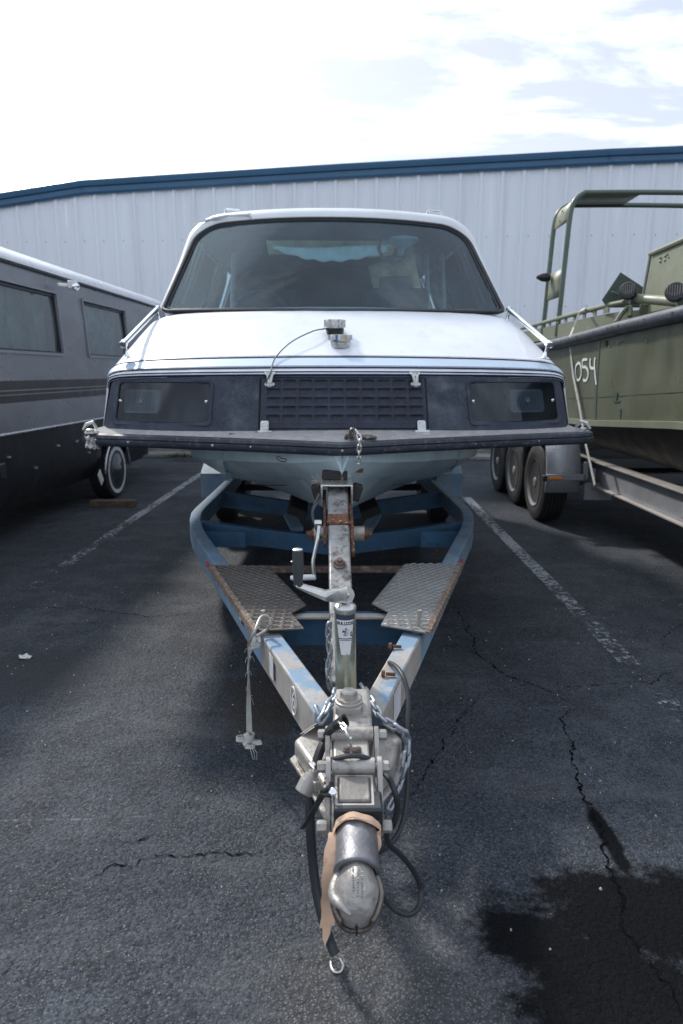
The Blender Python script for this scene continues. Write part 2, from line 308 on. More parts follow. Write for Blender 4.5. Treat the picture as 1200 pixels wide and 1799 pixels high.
    def build(s, name, mats, parent=None, world=True, bevel=0.0, seg=2, angle=35, loc=None, smooth=True, solid=0.0):
        me = bpy.data.meshes.new(name)
        if loc is not None and parent is None:
            W = Matrix.Translation(V(loc))
        else: W = Matrix.Identity(4)
        inv = (WM[parent.name].inverted() if (parent and world) else W.inverted())
        me.from_pydata([inv @ p for p in s.v], [], s.f)
        mats = mats if isinstance(mats, (list, tuple)) else [mats]
        for m_ in mats: me.materials.append(M[m_] if isinstance(m_, str) else m_)
        if len(mats) > 1: me.polygons.foreach_set('material_index', s.mi)
        bm = bmesh.new(); bm.from_mesh(me); bmesh.ops.recalc_face_normals(bm, faces=bm.faces); bm.to_mesh(me); bm.free()
        if smooth:
            me.polygons.foreach_set('use_smooth', [True]*len(me.polygons)); me.set_sharp_from_angle(angle=R(angle))
        me.update()
        o = bpy.data.objects.new(name, me); C.objects.link(o)
        if parent: o.parent = parent; WM[o.name] = WM[parent.name].copy()
        else: o.matrix_basis = W; WM[o.name] = W
        if solid:
            md = o.modifiers.new('solid', 'SOLIDIFY'); md.thickness = solid; md.offset = 0
        if bevel:
            md = o.modifiers.new('bevel', 'BEVEL'); md.width = bevel; md.segments = seg; md.limit_method = 'ANGLE'; md.angle_limit = R(40)
        return o

def smooth_path(pts, k=6):
    """Catmull-Rom through pts"""
    P = [V(p) for p in pts]; out = []
    for i in range(len(P)-1):
        a = P[max(i-1, 0)]; b = P[i]; c = P[i+1]; d = P[min(i+2, len(P)-1)]
        for j in range(k):
            t = j/k
            out.append(.5*((2*b)+(c-a)*t+(2*a-5*b+4*c-d)*t*t+(3*b-a-3*c+d)*t**3))
    out.append(P[-1]); return out
def rot_to(t, up=(0, 0, 1)):
    t = V(t).normalized(); up = V(up); x = t.cross(up).normalized(); z = x.cross(t)
    return Matrix((x, t, z)).transposed()        # columns: side, along, up
def chain(name, pts, r=.004, pitch=.026, width=.020, label=None, cat='chain', m='chain', group=None, twist=0.0):
    root = empty(name, V(pts[0]), 0, label, cat, group)
    path = smooth_path(pts, 8)
    ds = [0]
    for a, b in zip(path, path[1:]): ds.append(ds[-1]+(b-a).length)
    half = pitch/2+r*.9; rr = width/2-r
    ln = []
    for k in range(8):
        a = math.pi*k/7; ln.append(V((rr*math.cos(a), half-rr+rr*math.sin(a), 0)))
    for k in range(8):
        a = math.pi+math.pi*k/7; ln.append(V((rr*math.cos(a), -(half-rr)+rr*math.sin(a), 0)))
    b = MB(); b.tube(ln, r, 8, closed=True)
    proto = b.build('link', m, None); me = proto.data; bpy.data.objects.remove(proto)
    n = int(ds[-1]/pitch); j = 0; refup = V((0, 0, 1))
    for i in range(n):
        d = (i+.5)*pitch
        while j < len(ds)-2 and ds[j+1] < d: j += 1
        t = (d-ds[j])/max(ds[j+1]-ds[j], 1e-6); p = path[j].lerp(path[j+1], t)
        tg = (path[min(j+2, len(path)-1)]-path[max(j-1, 0)]).normalized()
        refup = (refup-tg*refup.dot(tg)); refup = refup.normalized() if refup.length > .05 else V((1, 0, 0))
        Rm = rot_to(tg, refup).to_4x4() @ Matrix.Rotation(R(45 if i % 2 else -45)+twist+random.uniform(-.25, .25), 4, 'Y')
        o = bpy.data.objects.new('link', me); C.objects.link(o); o.parent = root
        o.matrix_basis = WM[root.name].inverted() @ Matrix.Translation(p) @ Rm
    return root
_txt = {}
def text_mesh(name, s, size, mtx, m, parent, extrude=.0004, bold=0.0, sx=1.0):
    cu = bpy.data.curves.new(name, 'FONT'); cu.body = s; cu.size = size; cu.extrude = extrude; cu.align_x = 'CENTER'; cu.align_y = 'CENTER'; cu.offset = bold
    cu.resolution_u = 4
    to = bpy.data.objects.new('t', cu); C.objects.link(to)
    dg = bpy.context.evaluated_depsgraph_get(); me = bpy.data.meshes.new_from_object(to.evaluated_get(dg))
    bpy.data.objects.remove(to)
    me.transform(WM[parent.name].inverted() @ mtx @ Matrix.Diagonal((sx, 1, 1, 1)))
    me.materials.clear(); me.materials.append(M[m])
    o = bpy.data.objects.new(name, me); C.objects.link(o); o.parent = parent; WM[o.name] = WM[parent.name].copy(); return o

# ------------------------------------------------------------------ asphalt
def asphalt():
    m = bpy.data.materials.new('asphalt'); m.use_nodes = True
    t = m.node_tree; N = t.nodes; L = t.links; b = N['Principled BSDF']
    co = N.new('ShaderNodeTexCoord').outputs['Object']
    def noi(s, det=5, ro=.6, vec=None, scale=(1, 1, 1)):
        mpn = N.new('ShaderNodeMapping'); L.new(vec or co, mpn.inputs[0]); mpn.inputs['Scale'].default_value = scale
        n = N.new('ShaderNodeTexNoise'); n.inputs['Scale'].default_value = s; n.inputs['Detail'].default_value = det; n.inputs['Roughness'].default_value = ro
        L.new(mpn.outputs[0], n.inputs['Vector']); return n.outputs[0]
    def mth(op, a, c, d=None):
        n = N.new('ShaderNodeMath'); n.operation = op
        for i, q in enumerate([a, c] + ([d] if d is not None else [])):
            if isinstance(q, (int, float)): n.inputs[i].default_value = q
            else: L.new(q, n.inputs[i])
        return n.outputs[0]
    def ramp(x, lo, hi, a=0.0, c=1.0):
        q = N.new('ShaderNodeMapRange'); q.interpolation_type = 'SMOOTHSTEP'; L.new(x, q.inputs[0])
        for i, vv in enumerate((lo, hi, a, c)): q.inputs[i+1].default_value = vv
        return q.outputs[0]
    def mixc(f, a, c):
        x = N.new('ShaderNodeMix'); x.data_type = 'RGBA'
        if isinstance(f, float): x.inputs[0].default_value = f
        else: L.new(f, x.inputs[0])
        for i, q in ((6, a), (7, c)):
            if isinstance(q, tuple): x.inputs[i].default_value = (*q, 1)
            else: L.new(q, x.inputs[i])
        return x.outputs[2]
    def blob(cx_, cy_, rx, ry):
        mpn = N.new('ShaderNodeVectorMath'); mpn.operation = 'SUBTRACT'; L.new(co, mpn.inputs[0]); mpn.inputs[1].default_value = (cx_, cy_, 0)
        m2 = N.new('ShaderNodeVectorMath'); m2.operation = 'DIVIDE'; L.new(mpn.outputs[0], m2.inputs[0]); m2.inputs[1].default_value = (rx, ry, 1)
        ln = N.new('ShaderNodeVectorMath'); ln.operation = 'LENGTH'; L.new(m2.outputs[0], ln.inputs[0]); return ln.outputs['Value']
    big = noi(.9, 5, .6); mid = noi(5, 6, .65); fine = noi(70, 3, .6)
    # aggregate: stones of about 6 mm showing between the tar
    vo = N.new('ShaderNodeTexVoronoi'); vo.inputs['Scale'].default_value = 150; L.new(co, vo.inputs['Vector'])
    vo2 = N.new('ShaderNodeTexVoronoi'); vo2.inputs['Scale'].default_value = 62; L.new(co, vo2.inputs['Vector'])
    sepc = N.new('ShaderNodeSeparateColor'); L.new(vo.outputs['Color'], sepc.inputs[0])
    base = mixc(ramp(big, .35, .65), (.034, .041, .053), (.062, .071, .085))
    base = mixc(ramp(mid, .42, .60, 0, .8), base, (.029, .035, .045))
    cellv = ramp(sepc.outputs[1], 0, 1, .55, 1.45)
    vsc = N.new('ShaderNodeVectorMath'); vsc.operation = 'SCALE'; L.new(base, vsc.inputs[0]); L.new(cellv, vsc.inputs['Scale']); base = vsc.outputs[0]
    # exposed pale aggregate, more of it in worn areas
    worn = mth('ADD', mth('MULTIPLY', mid, .45), mth('MULTIPLY', big, .55))
    thr = ramp(worn, .38, .62, .92, .58)
    st = mth('GREATER_THAN', sepc.outputs[0], thr)
    near = ramp(vo.outputs['Distance'], .25, .5, 1, 0)
    st = mth('MULTIPLY', st, near)
    base = mixc(mth('MULTIPLY', st, .85), base, mixc(sepc.outputs[1], (.10, .10, .107), (.17, .165, .16)))
    # worn band of exposed stones to the front and right of the coupler
    wb = ramp(mth('ADD', blob(.12, 1.30, .42, .42), mth('MULTIPLY', mth('SUBTRACT', noi(3, 6, .7), .5), 1.6)), .45, 1.15, 1, 0)
    base = mixc(mth('MULTIPLY', wb, .35), base, (.085, .083, .080))
    st2 = mth('MULTIPLY', mth('GREATER_THAN', sepc.outputs[2], .48), wb)
    base = mixc(mth('MULTIPLY', mth('MULTIPLY', st2, near), .8), base, (.19, .18, .17))
    # pale dust swept over
    du = ramp(noi(1.6, 8, .72, scale=(.6, 1.6, 1)), .50, .72, 0, .34)
    base = mixc(du, base, (.15, .15, .155))
    # faint scrape marks lying across the bay
    sc1 = ramp(noi(2.2, 9, .8, scale=(.35, 7, 1)), .60, .70, 0, .7)
    base = mixc(mth('MULTIPLY', sc1, ramp(noi(60, 2), .45, .6)), base, (.26, .27, .29))
    # brown spill where the strap hangs
    br = ramp(mth('ADD', blob(-.36, 2.85, .22, .30), mth('MULTIPLY', mth('SUBTRACT', noi(7, 6, .7), .5), 2.0)), .6, 1.2, .75, 0)
    base = mixc(br, base, (.040, .034, .028))
    pz = ramp(mth('ADD', blob(-1.60, 3.15, .42, .32), mth('MULTIPLY', mth('SUBTRACT', noi(5, 7, .7), .5), 2.0)), .5, 1.3, .8, 0)
    base = mixc(pz, base, (.034, .036, .042))
    # oil and water stain
    nd = mth('MULTIPLY', mth('SUBTRACT', noi(6.5, 12, .76), .5), 2.3)
    bl = mth('MINIMUM', blob(.92, 1.62, .52, .19), blob(.66, 1.40, .26, .24)); bl = mth('MINIMUM', bl, blob(.50, 1.56, .17, .10))
    bl = mth('MINIMUM', bl, blob(.86, 1.95, .030, .22))
    bl = mth('MINIMUM', bl, blob(.98, 1.30, .12, .22))
    stn = ramp(mth('ADD', bl, nd), .70, 1.18, 1, 0)
    base = mixc(mth('MULTIPLY', stn, .96), base, mixc(ramp(noi(160, 2), .70, .74, 0, .5), (.0065, .007, .008), (.09, .09, .09)))
    # second damp patch near the chain
    L.new(base, b.inputs['Base Color'])
    rg = ramp(fine, .3, .7, .62, .86)
    rgx = N.new('ShaderNodeMix'); L.new(stn, rgx.inputs[0]); L.new(rg, rgx.inputs[2]); rgx.inputs[3].default_value = .8; L.new(rgx.outputs[0], b.inputs['Roughness'])
    sx_ = N.new('ShaderNodeMix'); L.new(stn, sx_.inputs[0]); sx_.inputs[2].default_value = .22; sx_.inputs[3].default_value = .02; L.new(sx_.outputs[0], b.inputs['Specular IOR Level'])
    h = mth('ADD', mth('MULTIPLY', vo.outputs['Distance'], -.0034), mth('MULTIPLY', vo2.outputs['Distance'], -.0050))
    h = mth('ADD', h, mth('MULTIPLY', noi(22, 6, .7), .010)); h = mth('ADD', h, mth('MULTIPLY', mid, .018))
    bp = N.new('ShaderNodeBump'); bp.inputs['Strength'].default_value = .9; bp.inputs['Distance'].default_value = 1.0; L.new(h, bp.inputs['Height'])
    L.new(bp.outputs[0], b.inputs['Normal'])
    return m
M['asphalt'] = asphalt()
def line_paint():
    m = bpy.data.materials.new('worn_line_paint'); m.use_nodes = True
    t = m.node_tree; N = t.nodes; L = t.links; b = N['Principled BSDF']; out = N['Material Output']
    co = N.new('ShaderNodeTexCoord').outputs['Object']
    n = N.new('ShaderNodeTexNoise'); n.inputs['Scale'].default_value = 26; n.inputs['Detail'].default_value = 9; n.inputs['Roughness'].default_value = .72; L.new(co, n.inputs['Vector'])
    n2 = N.new('ShaderNodeTexNoise'); n2.inputs['Scale'].default_value = 2.2; n2.inputs['Detail'].default_value = 4; L.new(co, n2.inputs['Vector'])
    at = N.new('ShaderNodeAttribute'); at.attribute_name = 'wear'
    a = N.new('ShaderNodeMath'); a.operation = 'ADD'; L.new(n.outputs[0], a.inputs[0]); L.new(at.outputs['Fac'], a.inputs[1])
    a2 = N.new('ShaderNodeMath'); a2.operation = 'MULTIPLY_ADD'; L.new(n2.outputs[0], a2.inputs[0]); a2.inputs[1].default_value = .35; L.new(a.outputs[0], a2.inputs[2])
    q = N.new('ShaderNodeMapRange'); L.new(a2.outputs[0], q.inputs[0]); q.inputs[1].default_value = .60; q.inputs[2].default_value = .70; q.inputs[3].default_value = 0; q.inputs[4].default_value = .95
    b.inputs['Base Color'].default_value = (.30, .32, .35, 1); b.inputs['Roughness'].default_value = .8
    tr = N.new('ShaderNodeBsdfTransparent'); x = N.new('ShaderNodeMixShader')
    L.new(q.outputs[0], x.inputs[0]); L.new(tr.outputs[0], x.inputs[1]); L.new(b.outputs[0], x.inputs[2]); L.new(x.outputs[0], out.inputs[0])
    return m
M['line'] = line_paint()
M['crack'] = mat('crack_tar', (.004, .0045, .0055), .98, var=.4, spec=.02)

g = MB(); g.grid(lambda u, v: V((-220+440*u, -120+440*v, 0)), 24, 24)
tag(g.build('parking_lot', 'asphalt', smooth=False), 'worn dark asphalt of the parking lot', None, None, 'structure')

def ground_line(name, pts, width, wears):
    b = MB(); n = 40; vs = []; ww = []
    P = [WZ(*p) for p in pts]
    ds = [0]
    for a, c in zip(P, P[1:]): ds.append(ds[-1]+(c-a).length)
    for i in range(n+1):
        d = ds[-1]*i/n; k = 0
        while k < len(ds)-2 and ds[k+1] < d: k += 1
        p = P[k].lerp(P[k+1], (d-ds[k])/(ds[k+1]-ds[k])); tg = (P[-1]-P[0]).normalized(); sd_ = V((tg.y, -tg.x, 0))
        vs += [p-sd_*width/2+V((0, 0, .004)), p+sd_*width/2+V((0, 0, .004))]
        f = i/n*(len(wears)-1); j = min(int(f), len(wears)-2); ww += [wears[j]*(1-(f-j))+wears[j+1]*(f-j)]*2
    b.add(vs, [(2*i, 2*i+1, 2*i+3, 2*i+2) for i in range(n)])
    o = b.build(name, 'line', smooth=False)
    at = o.data.attributes.new('wear', 'FLOAT', 'POINT'); at.data.foreach_set('value', ww)
    return o
tag(ground_line('parking_line', [(20, 1052), (114, 994), (240, 908), (354, 832)], .10, [-.12, -.06, .02, .0, .05]), 'faded white bay line between the motorhome and the blue trailer', None, None, 'structure')
tag(ground_line('parking_line', [(1250, 1312), (1149, 1210), (1000, 1058), (855, 912), (820, 874)], .105, [-.16, -.09, -.01, .03, .00, .04]), 'worn white bay line between the blue trailer and the green boat', None, None, 'structure')

def crack(pts, wid, seed, jag=.014):
    rnd = random.Random(seed); P = [WZ(*p, .003) for p in pts]; L_ = []
    for a, c in zip(P, P[1:]):
        n = max(2, int((c-a).length/.012))
        sd_ = (c-a).normalized(); sd_ = V((sd_.y, -sd_.x, 0))
        for i in range(n):
            p = a.lerp(c, i/n); o_ = mnoise.noise(V((p.x*9, p.y*9, seed)))*.030+mnoise.noise(V((p.x*34, p.y*34, seed+5)))*.016+rnd.gauss(0, .0035)
            L_.append(p + sd_*o_*(1 if i else .6))
    L_.append(P[-1]); b = MB(); vs = []
    for i, p in enumerate(L_):
        t = (L_[min(i+1, len(L_)-1)]-L_[max(i-1, 0)]).normalized(); sd_ = V((t.y, -t.x, 0))
        f = min(1, 4*i/len(L_), 4*(len(L_)-1-i)/len(L_)); q = wid*.6*(.10+rnd.random()**1.6*1.5)*(.25+.75*f)
        vs += [p-sd_*q/2*rnd.uniform(.5, 1.3), p+sd_*q/2*rnd.uniform(.5, 1.3)]
    b.add(vs, [(2*i, 2*i+1, 2*i+3, 2*i+2) for i in range(len(L_)-1)])
    return b
cracks = [([(0, 1058), (50, 1066), (140, 1066), (205, 1076), (262, 1083), (330, 1078), (380, 1076)], .011),
          ([(0, 1115), (60, 1108), (120, 1096), (190, 1091), (262, 1083)], .006),
          ([(130, 1575), (160, 1540), (192, 1524), (238, 1522), (262, 1505), (300, 1503), (340, 1498), (400, 1502), (470, 1500)], .009),
          ([(800, 1060), (822, 1100), (840, 1150), (880, 1180), (930, 1200), (975, 1220), (1010, 1240), (1025, 1248)], .013),
          ([(990, 1205), (1040, 1203), (1090, 1200), (1150, 1195), (1185, 1178)], .009),
          ([(1010, 1243), (990, 1258), (998, 1300), (1012, 1350), (1022, 1390), (1040, 1420), (1058, 1460), (1075, 1510), (1085, 1560), (1100, 1640), (1140, 1680), (1185, 1740), (1230, 1820)], .014),
          ([(860, 1215), (822, 1240), (790, 1290), (750, 1350), (727, 1390), (700, 1430)], .010),
          ([(1160, 1140), (1170, 1115), (1200, 1095), (1260, 1085)], .007),
          ([(300, 1058), (340, 1062), (376, 1040)], .005), ([(760, 1128), (820, 1140), (850, 1150)], .006),
          ([(0, 1760), (20, 1700), (60, 1650)], .004), ([(200, 1480), (240, 1478), (282, 1468)], .008)]
for i, (p, wd) in enumerate(cracks):
    tag(crack(p, wd, i+3).build('crack', 'crack', smooth=False), None, None, None, 'structure')

# loose grit
b = MB(); rnd = random.Random(11)
for i in range(420):
    x = rnd.uniform(-2.2, 2.2); y = rnd.uniform(1.0, 6.0); r = rnd.uniform(.0015, .0042)
    b.box((x, y, r*.6), (r*2, r*1.6, r*1.3), Matrix.Rotation(rnd.uniform(0, 3), 3, 'Z'), .6)
M['grit'] = mat('pale_grit', (.32, .31, .30), .8, var=.4, vs=200)
tag(b.build('grit', 'grit'), 'loose pale grit scattered over the asphalt', None, None, 'stuff')
p = WZ(45, 1156); b = MB()
b.grid(lambda u, v: p+V(((u-.5)*.065*(1-.5*(2*v-1)**2), (v-.5)*.05, .008+.012*math.sin(5*u+3*v)*math.sin(4*v))), 8, 6)
tag(b.build('paper_scrap', 'paper', solid=.001, loc=p), 'crumpled scrap of white paper lying on the asphalt at left', 'litter')

# ------------------------------------------------------------------ warehouse behind
BA = V((-5.95, 12.9, 0)); BB = V((6.05, 12.15, 0))
bdir = (BB-BA).normalized(); bn = V((bdir.y, -bdir.x, 0))            # bn points to the camera
def wall_at(px, py):
    d = _ray(px, py); t = (BA-V((0, 0, H))).dot(bn)/d.dot(bn); return V((0, 0, H))+d*t
def s_of(p): return (p-BA).dot(bdir)
house = empty('warehouse', (0, 12.5, 0), 0, 'long pale ribbed metal warehouse with a dark blue roof edge', 'building')
eave_px = [(-260, 402), (-1, 366), (148, 343), (605, 315), (1070, 290), (1201, 285), (1500, 270)]
eave = [(s_of(wall_at(*q)), wall_at(*q).z) for q in eave_px]
def eave_z(s):
    for (a, za), (c, zc_) in zip(eave, eave[1:]):
        if s <= c or c == eave[-1][0]: return za+(zc_-za)*(s-a)/(c-a)
RIB = .352
s0 = s_of(wall_at(-260, 600)); nrib = int((s_of(wall_at(1460, 600))-s0)/RIB)
off = (s_of(wall_at(42.5, 500))-s0) % RIB
def PW(s, d, z): return BA+bdir*s+bn*d+V((0, 0, z))
prof = [(-RIB/2, 0), (-.105, 0), (-.10, .006), (-.075, .006), (-.07, 0), (-.045, 0), (-.022, .028), (.022, .028), (.045, 0), (.07, 0), (.075, .006), (.10, .006), (.105, 0), (RIB/2, 0)]
k = 0
while k < nrib:
    b = MB(); line = []
    for j in range(3):
        c = s0+off+(k+j)*RIB
        line += [(c+a, d) for a, d in prof[:-1]]
    c_end = s0+off+(k+2)*RIB+RIB/2; line.append((c_end-.001, 0))
    vs = []
    for s, d in line: vs += [PW(s, d+(.0015 if k % 2 else 0), .20), PW(s, d+(.0015 if k % 2 else 0), eave_z(s)+.10)]
    b.add(vs, [(2*i, 2*i+2, 2*i+3, 2*i+1) for i in range(len(line)-1)])
    b.build('wall_panel', 'wall', house, smooth=False); k += 3
b = MB()                                                              # rows of screws
rnd = random.Random(3)
for z in (1.5, 2.6, 3.75):
    for k in range(nrib):
        s = s0+off+k*RIB+.12
        if z < eave_z(s): b.box(PW(s, .004, z+rnd.uniform(-.008, .008)), (.016, .012, .016))
b.build('screw_rows', 'galv', house, smooth=False)['kind'] = 'stuff'
# blue eave trim in lengths
cuts = [eave[0][0], eave[1][0], eave[2][0], eave[3][0], eave[4][0], eave[6][0]]
tp = [(.0, .02), (.06, -.005), (.075, .03), (.07, .11), (.10, .125), (.11, .175), (.115, .215), (.09, .228), (-.3, .26), (-.3, .02)]
for a, c in zip(cuts, cuts[1:]):
    b = MB(); n = 4
    rings = [[PW(a+(c-a-.004)*i/n, d, eave_z(a+(c-a)*i/n)+h_) for d, h_ in tp] for i in range(n+1)]
    m_ = len(tp)
    b.add([q for r_ in rings for q in r_], [(i*m_+j, i*m_+(j+1) % m_, (i+1)*m_+(j+1) % m_, (i+1)*m_+j) for i in range(n) for j in range(m_)] + [tuple(range(m_)), tuple(range(n*m_, (n+1)*m_))])
    b.build('eave_trim', 'blue_trim', house, smooth=False)
    if a > eave[1][0]:
        b = MB(); b.prism([PW(a-.03, d+.003, eave_z(a)+h_) for d, h_ in tp[1:8]], bdir*.05); b.build('trim_joint', 'blue_trim', house, smooth=False)
b = MB(); b.box(PW((s0+eave[6][0])/2, -7, 2.0), (14.5, 13.8, 4.0), Matrix.Rotation(math.atan2(bdir.y, bdir.x), 3, 'Z')); b.build('building_core', 'wall', house, smooth=False)
b = MB()
for i in range(14):
    s = s0+i*1.25; b.box(PW(s+.62, .09, .11+.006*(i % 3)), (1.235, .18, .22+.012*(i % 3)), Matrix.Rotation(math.atan2(bdir.y, bdir.x), 3, 'Z'))
    if i % 1 == 0:
        b.build('footing_block', 'concrete', house, smooth=False, bevel=.008); b = MB()
b = MB(); b.box(PW((s0+14*1.25/2), .45, .03), (19, .5, .06), Matrix.Rotation(math.atan2(bdir.y, bdir.x), 3, 'Z'))
tag(b.build('kerb', 'concrete', smooth=False, bevel=.01), 'low concrete kerb along the foot of the warehouse', None, None, 'structure')
b = MB(); rnd = random.Random(5)
for i in range(260):
    px = rnd.choice([rnd.gauss(330, 22), rnd.gauss(312, 8)]); q = WZ(px, 803, .05); h_ = rnd.uniform(.03, .10); a = rnd.uniform(0, 6.3)
    q = q+V((rnd.uniform(-.05, .05), rnd.uniform(-.1, .1), 0)); e = q+V((math.cos(a)*.04, math.sin(a)*.04, h_)); sd_ = V((-math.sin(a), math.cos(a), 0))*.007
    b.add([q-sd_, q+sd_, e], [(0, 1, 2)])
M['weed'] = mat('dry_weed', (.055, .055, .03), .8, var=.4)
tag(b.build('weeds', 'weed', smooth=False), 'dry dark weeds along the kerb left of the blue trailer', None, None, 'stuff')

# ------------------------------------------------------------------ motorhome on the left
RA = V((-2.63, 8.14, 0)); rdir = V((.042, 1, 0)).normalized(); rout = V((rdir.y, -rdir.x, 0))   # rout points to +x
rv = empty('motorhome', RA+V((-1.2, 0, 0)), 0, 'grey motorhome with tinted windows, brown stripe and white roof, parked at the left', 'motorhome')
def RV(s, o, z): return RA+rdir*s+rout*o+V((0, 0, z))
def rv_at(px, py, o=0.0):
    d = _ray(px, py); c = RV(0, o, 0); t = (c-V((0, 0, H))).dot(rout)/d.dot(rout); p = V((0, 0, H))+d*t; return ((p-RA).dot(rdir), p.z)
def wall_o(z):                                                       # tumblehome of the side
    if z < .97: return -.02-(.97-z)*.10 - max(0, .55-z)*.5
    if z < 1.6: return -.01*(z-.97)/.63
    return -.01-(z-1.6)**2*.09
S0, S1 = -5.2, 2.7
w1 = (rv_at(-150, 600)[0], rv_at(108, 560)[0]); w2 = (rv_at(152, 560)[0], rv_at(226, 580)[0])
WZ0, WZ1 = 1.64, 2.215
def end_in(s):                                                       # body ends curve inwards
    return -.9*max(0, (s-2.2)/.5)**2*.25 if s > 2.2 else 0
def rv_strip(name, zs, m, do=0.0, s0=S0, s1=S1, holes=()):
    cuts_ = sorted(set([s0, s1]+[c for h_ in holes for c in h_[:2]]+[s0+(s1-s0)*i/20 for i in range(21)]))
    zz = sorted(set(list(zs)+[c for h_ in holes for c in h_[2:]]))
    b = MB(); vs = [RV(s, wall_o(z)+do+end_in(s), z) for z in zz for s in cuts_]; n = len(cuts_); fs = []
    for j in range(len(zz)-1):
        for i in range(n-1):
            sm = (cuts_[i]+cuts_[i+1])/2; zm = (zz[j]+zz[j+1])/2
            if any(h_[0] < sm < h_[1] and h_[2] < zm < h_[3] for h_ in holes): continue
            fs.append((j*n+i, j*n+i+1, (j+1)*n+i+1, (j+1)*n+i))
    b.add(vs, fs); return b.build(name, m, rv, angle=60)
holes = [(w1[0], w1[1], WZ0, WZ1), (w2[0], w2[1], WZ0, WZ1)]
rv_strip('body', [.97, 1.1, 1.3, 1.5, 1.6, 1.8, 2.0, 2.2, 2.38], 'rv_body', holes=holes)
wh_s = rv_at(213, 828)[0]
rv_strip('lower_body', [.30, .42, .55, .7, .85, .968], 'rv_low', holes=[(wh_s-.42, wh_s+.42, .30, .7), (1.35, 9, .30, .55), (1.9, 9, .30, .7)])
b = MB()
for s in (S0,): pass
b.tube([RV(S0+(S1-S0)*i/12, .012+end_in(S0+(S1-S0)*i/12)-.015, .975) for i in range(13)], .014, 8); b.build('trim_moulding', 'silver', rv)
def band(z0, z1, s0, s1, m, do=.003, name='stripe', slope=0.0):
    b = MB(); n = 24
    b.grid(lambda u, v: (lambda s, z: RV(s, wall_o(z)+do+end_in(s), z))(s0+(s1-s0)*u, z0+(z1-z0)*v+slope*(s0+(s1-s0)*u)), n, 2); return b.build(name, m, rv)
band(1.225, 1.405, S0, S1, 'rv_stripe'); band(1.320, 1.329, S0, S1, 'rv_pin', .006, 'pinstripe'); band(1.285, 1.293, S0, S1, 'rv_pin', .006, 'pinstripe')
# roof cap: drip rail and rounded white roof
rp = [(2.372, -.05, 'k'), (2.385, -.035), (2.40, -.035), (2.43, -.045), (2.47, -.08), (2.505, -.14), (2.53, -.25), (2.55, -.6), (2.56, -1.2)]
b = MB(); b.grid(lambda u, v: (lambda s, q: RV(s, q[1]+end_in(s)*.8, q[0]))(S0+(S1-S0)*u, rp[1+round(v*7)]), 20, 7); b.build('roof', 'rv_roof', rv, angle=60)
b = MB(); b.tube([RV(S0+(S1-S0)*i/12, -.052+end_in(S0+(S1-S0)*i/12), 2.372) for i in range(13)], .014, 6); b.build('drip_rail', 'rubber', rv)
b = MB(); b.box(RV(-1.3, -1.25, 1.45), (2.1, 7.6, 1.7), Matrix.Rotation(-.042, 3, 'Z')); b.build('interior_shell', 'dark', rv, smooth=False)
b = MB(); b.box(RV(-1.6, -1.25, .45), (1.9, 7.0, .3), Matrix.Rotation(-.042, 3, 'Z')); b.build('chassis', 'dark', rv, smooth=False)
for s_a, s_b in (w1, w2):
    z0, z1 = WZ0, WZ1
    loop = [(s_a, z0), (s_b, z0), (s_b, z1), (s_a, z1)]
    fr = MB()
    for (a, za), (c, zc_) in zip(loop, loop[1:]+loop[:1]):
        fr.tube([RV(a, wall_o(za)+.004, za), RV(c, wall_o(zc_)+.004, zc_)], .021, 4, sq=.8)
    f = fr.build('window', 'rv_frame', rv, smooth=False)
    gk = MB()
    for (a, za), (c, zc_) in zip(loop, loop[1:]+loop[:1]):
        gk.tube([RV(a+(.018 if a == s_a else -.018), wall_o(za)-.018, za+(.016 if za == z0 else -.03)), RV(c+(.018 if c == s_a else -.018), wall_o(zc_)-.018, zc_+(.016 if zc_ == z0 else -.03))], .016, 4)
    gk.build('seal', 'gasket', f, smooth=False)
    pn = MB(); pn.grid(lambda u, v: RV(s_a+(s_b-s_a)*u, wall_o(z0+(z1-z0)*v)-.025, z0+(z1-z0)*v), 6, 4); pn.build('pane', 'rv_glass', f)
    bl = MB(); bl.grid(lambda u, v: RV(s_a+(s_b-s_a)*u, -.16, z0+(z1-z0)*v), 2, 2); bl.build('window_reflection', 'window_reflection', f, smooth=False)  # added sheet behind the pane, reflected shapes put into its colour
q0 = rv_at(52, 585, -.12); q1 = rv_at(77, 585, -.12); b = MB(); b.add([RV(q0[0], -.13, 1.66), RV(q1[0], -.13, 1.66), RV(q1[0], -.13, 1.86), RV(q0[0], -.13, 1.86)], [(0, 1, 2, 3)]); b.build('reflection_panel', 'white_plastic', rv, smooth=False, solid=.004)  # added white panel standing in for a bright reflection in the window
# outside lamp
q = rv_at(128, 503, .1); b = MB(); b.cyl(RV(q[0]-.12, 0, q[1]+.0), RV(q[0], .09, q[1]), .02, 10); b.box(RV(q[0], .10, q[1]+.01), (.09, .10, .075), Matrix.Rotation(.3, 3, 'Z'))
lp = b.build('porch_lamp', 'white_plastic', rv, bevel=.006)
b = MB(); b.lathe(RV(q[0]+.0, .12, q[1]-.005), (.5, -.85, -.1), [(.02, .028), (.05, .036), (.055, .02)], 14); b.build('lens', 'chrome', lp)
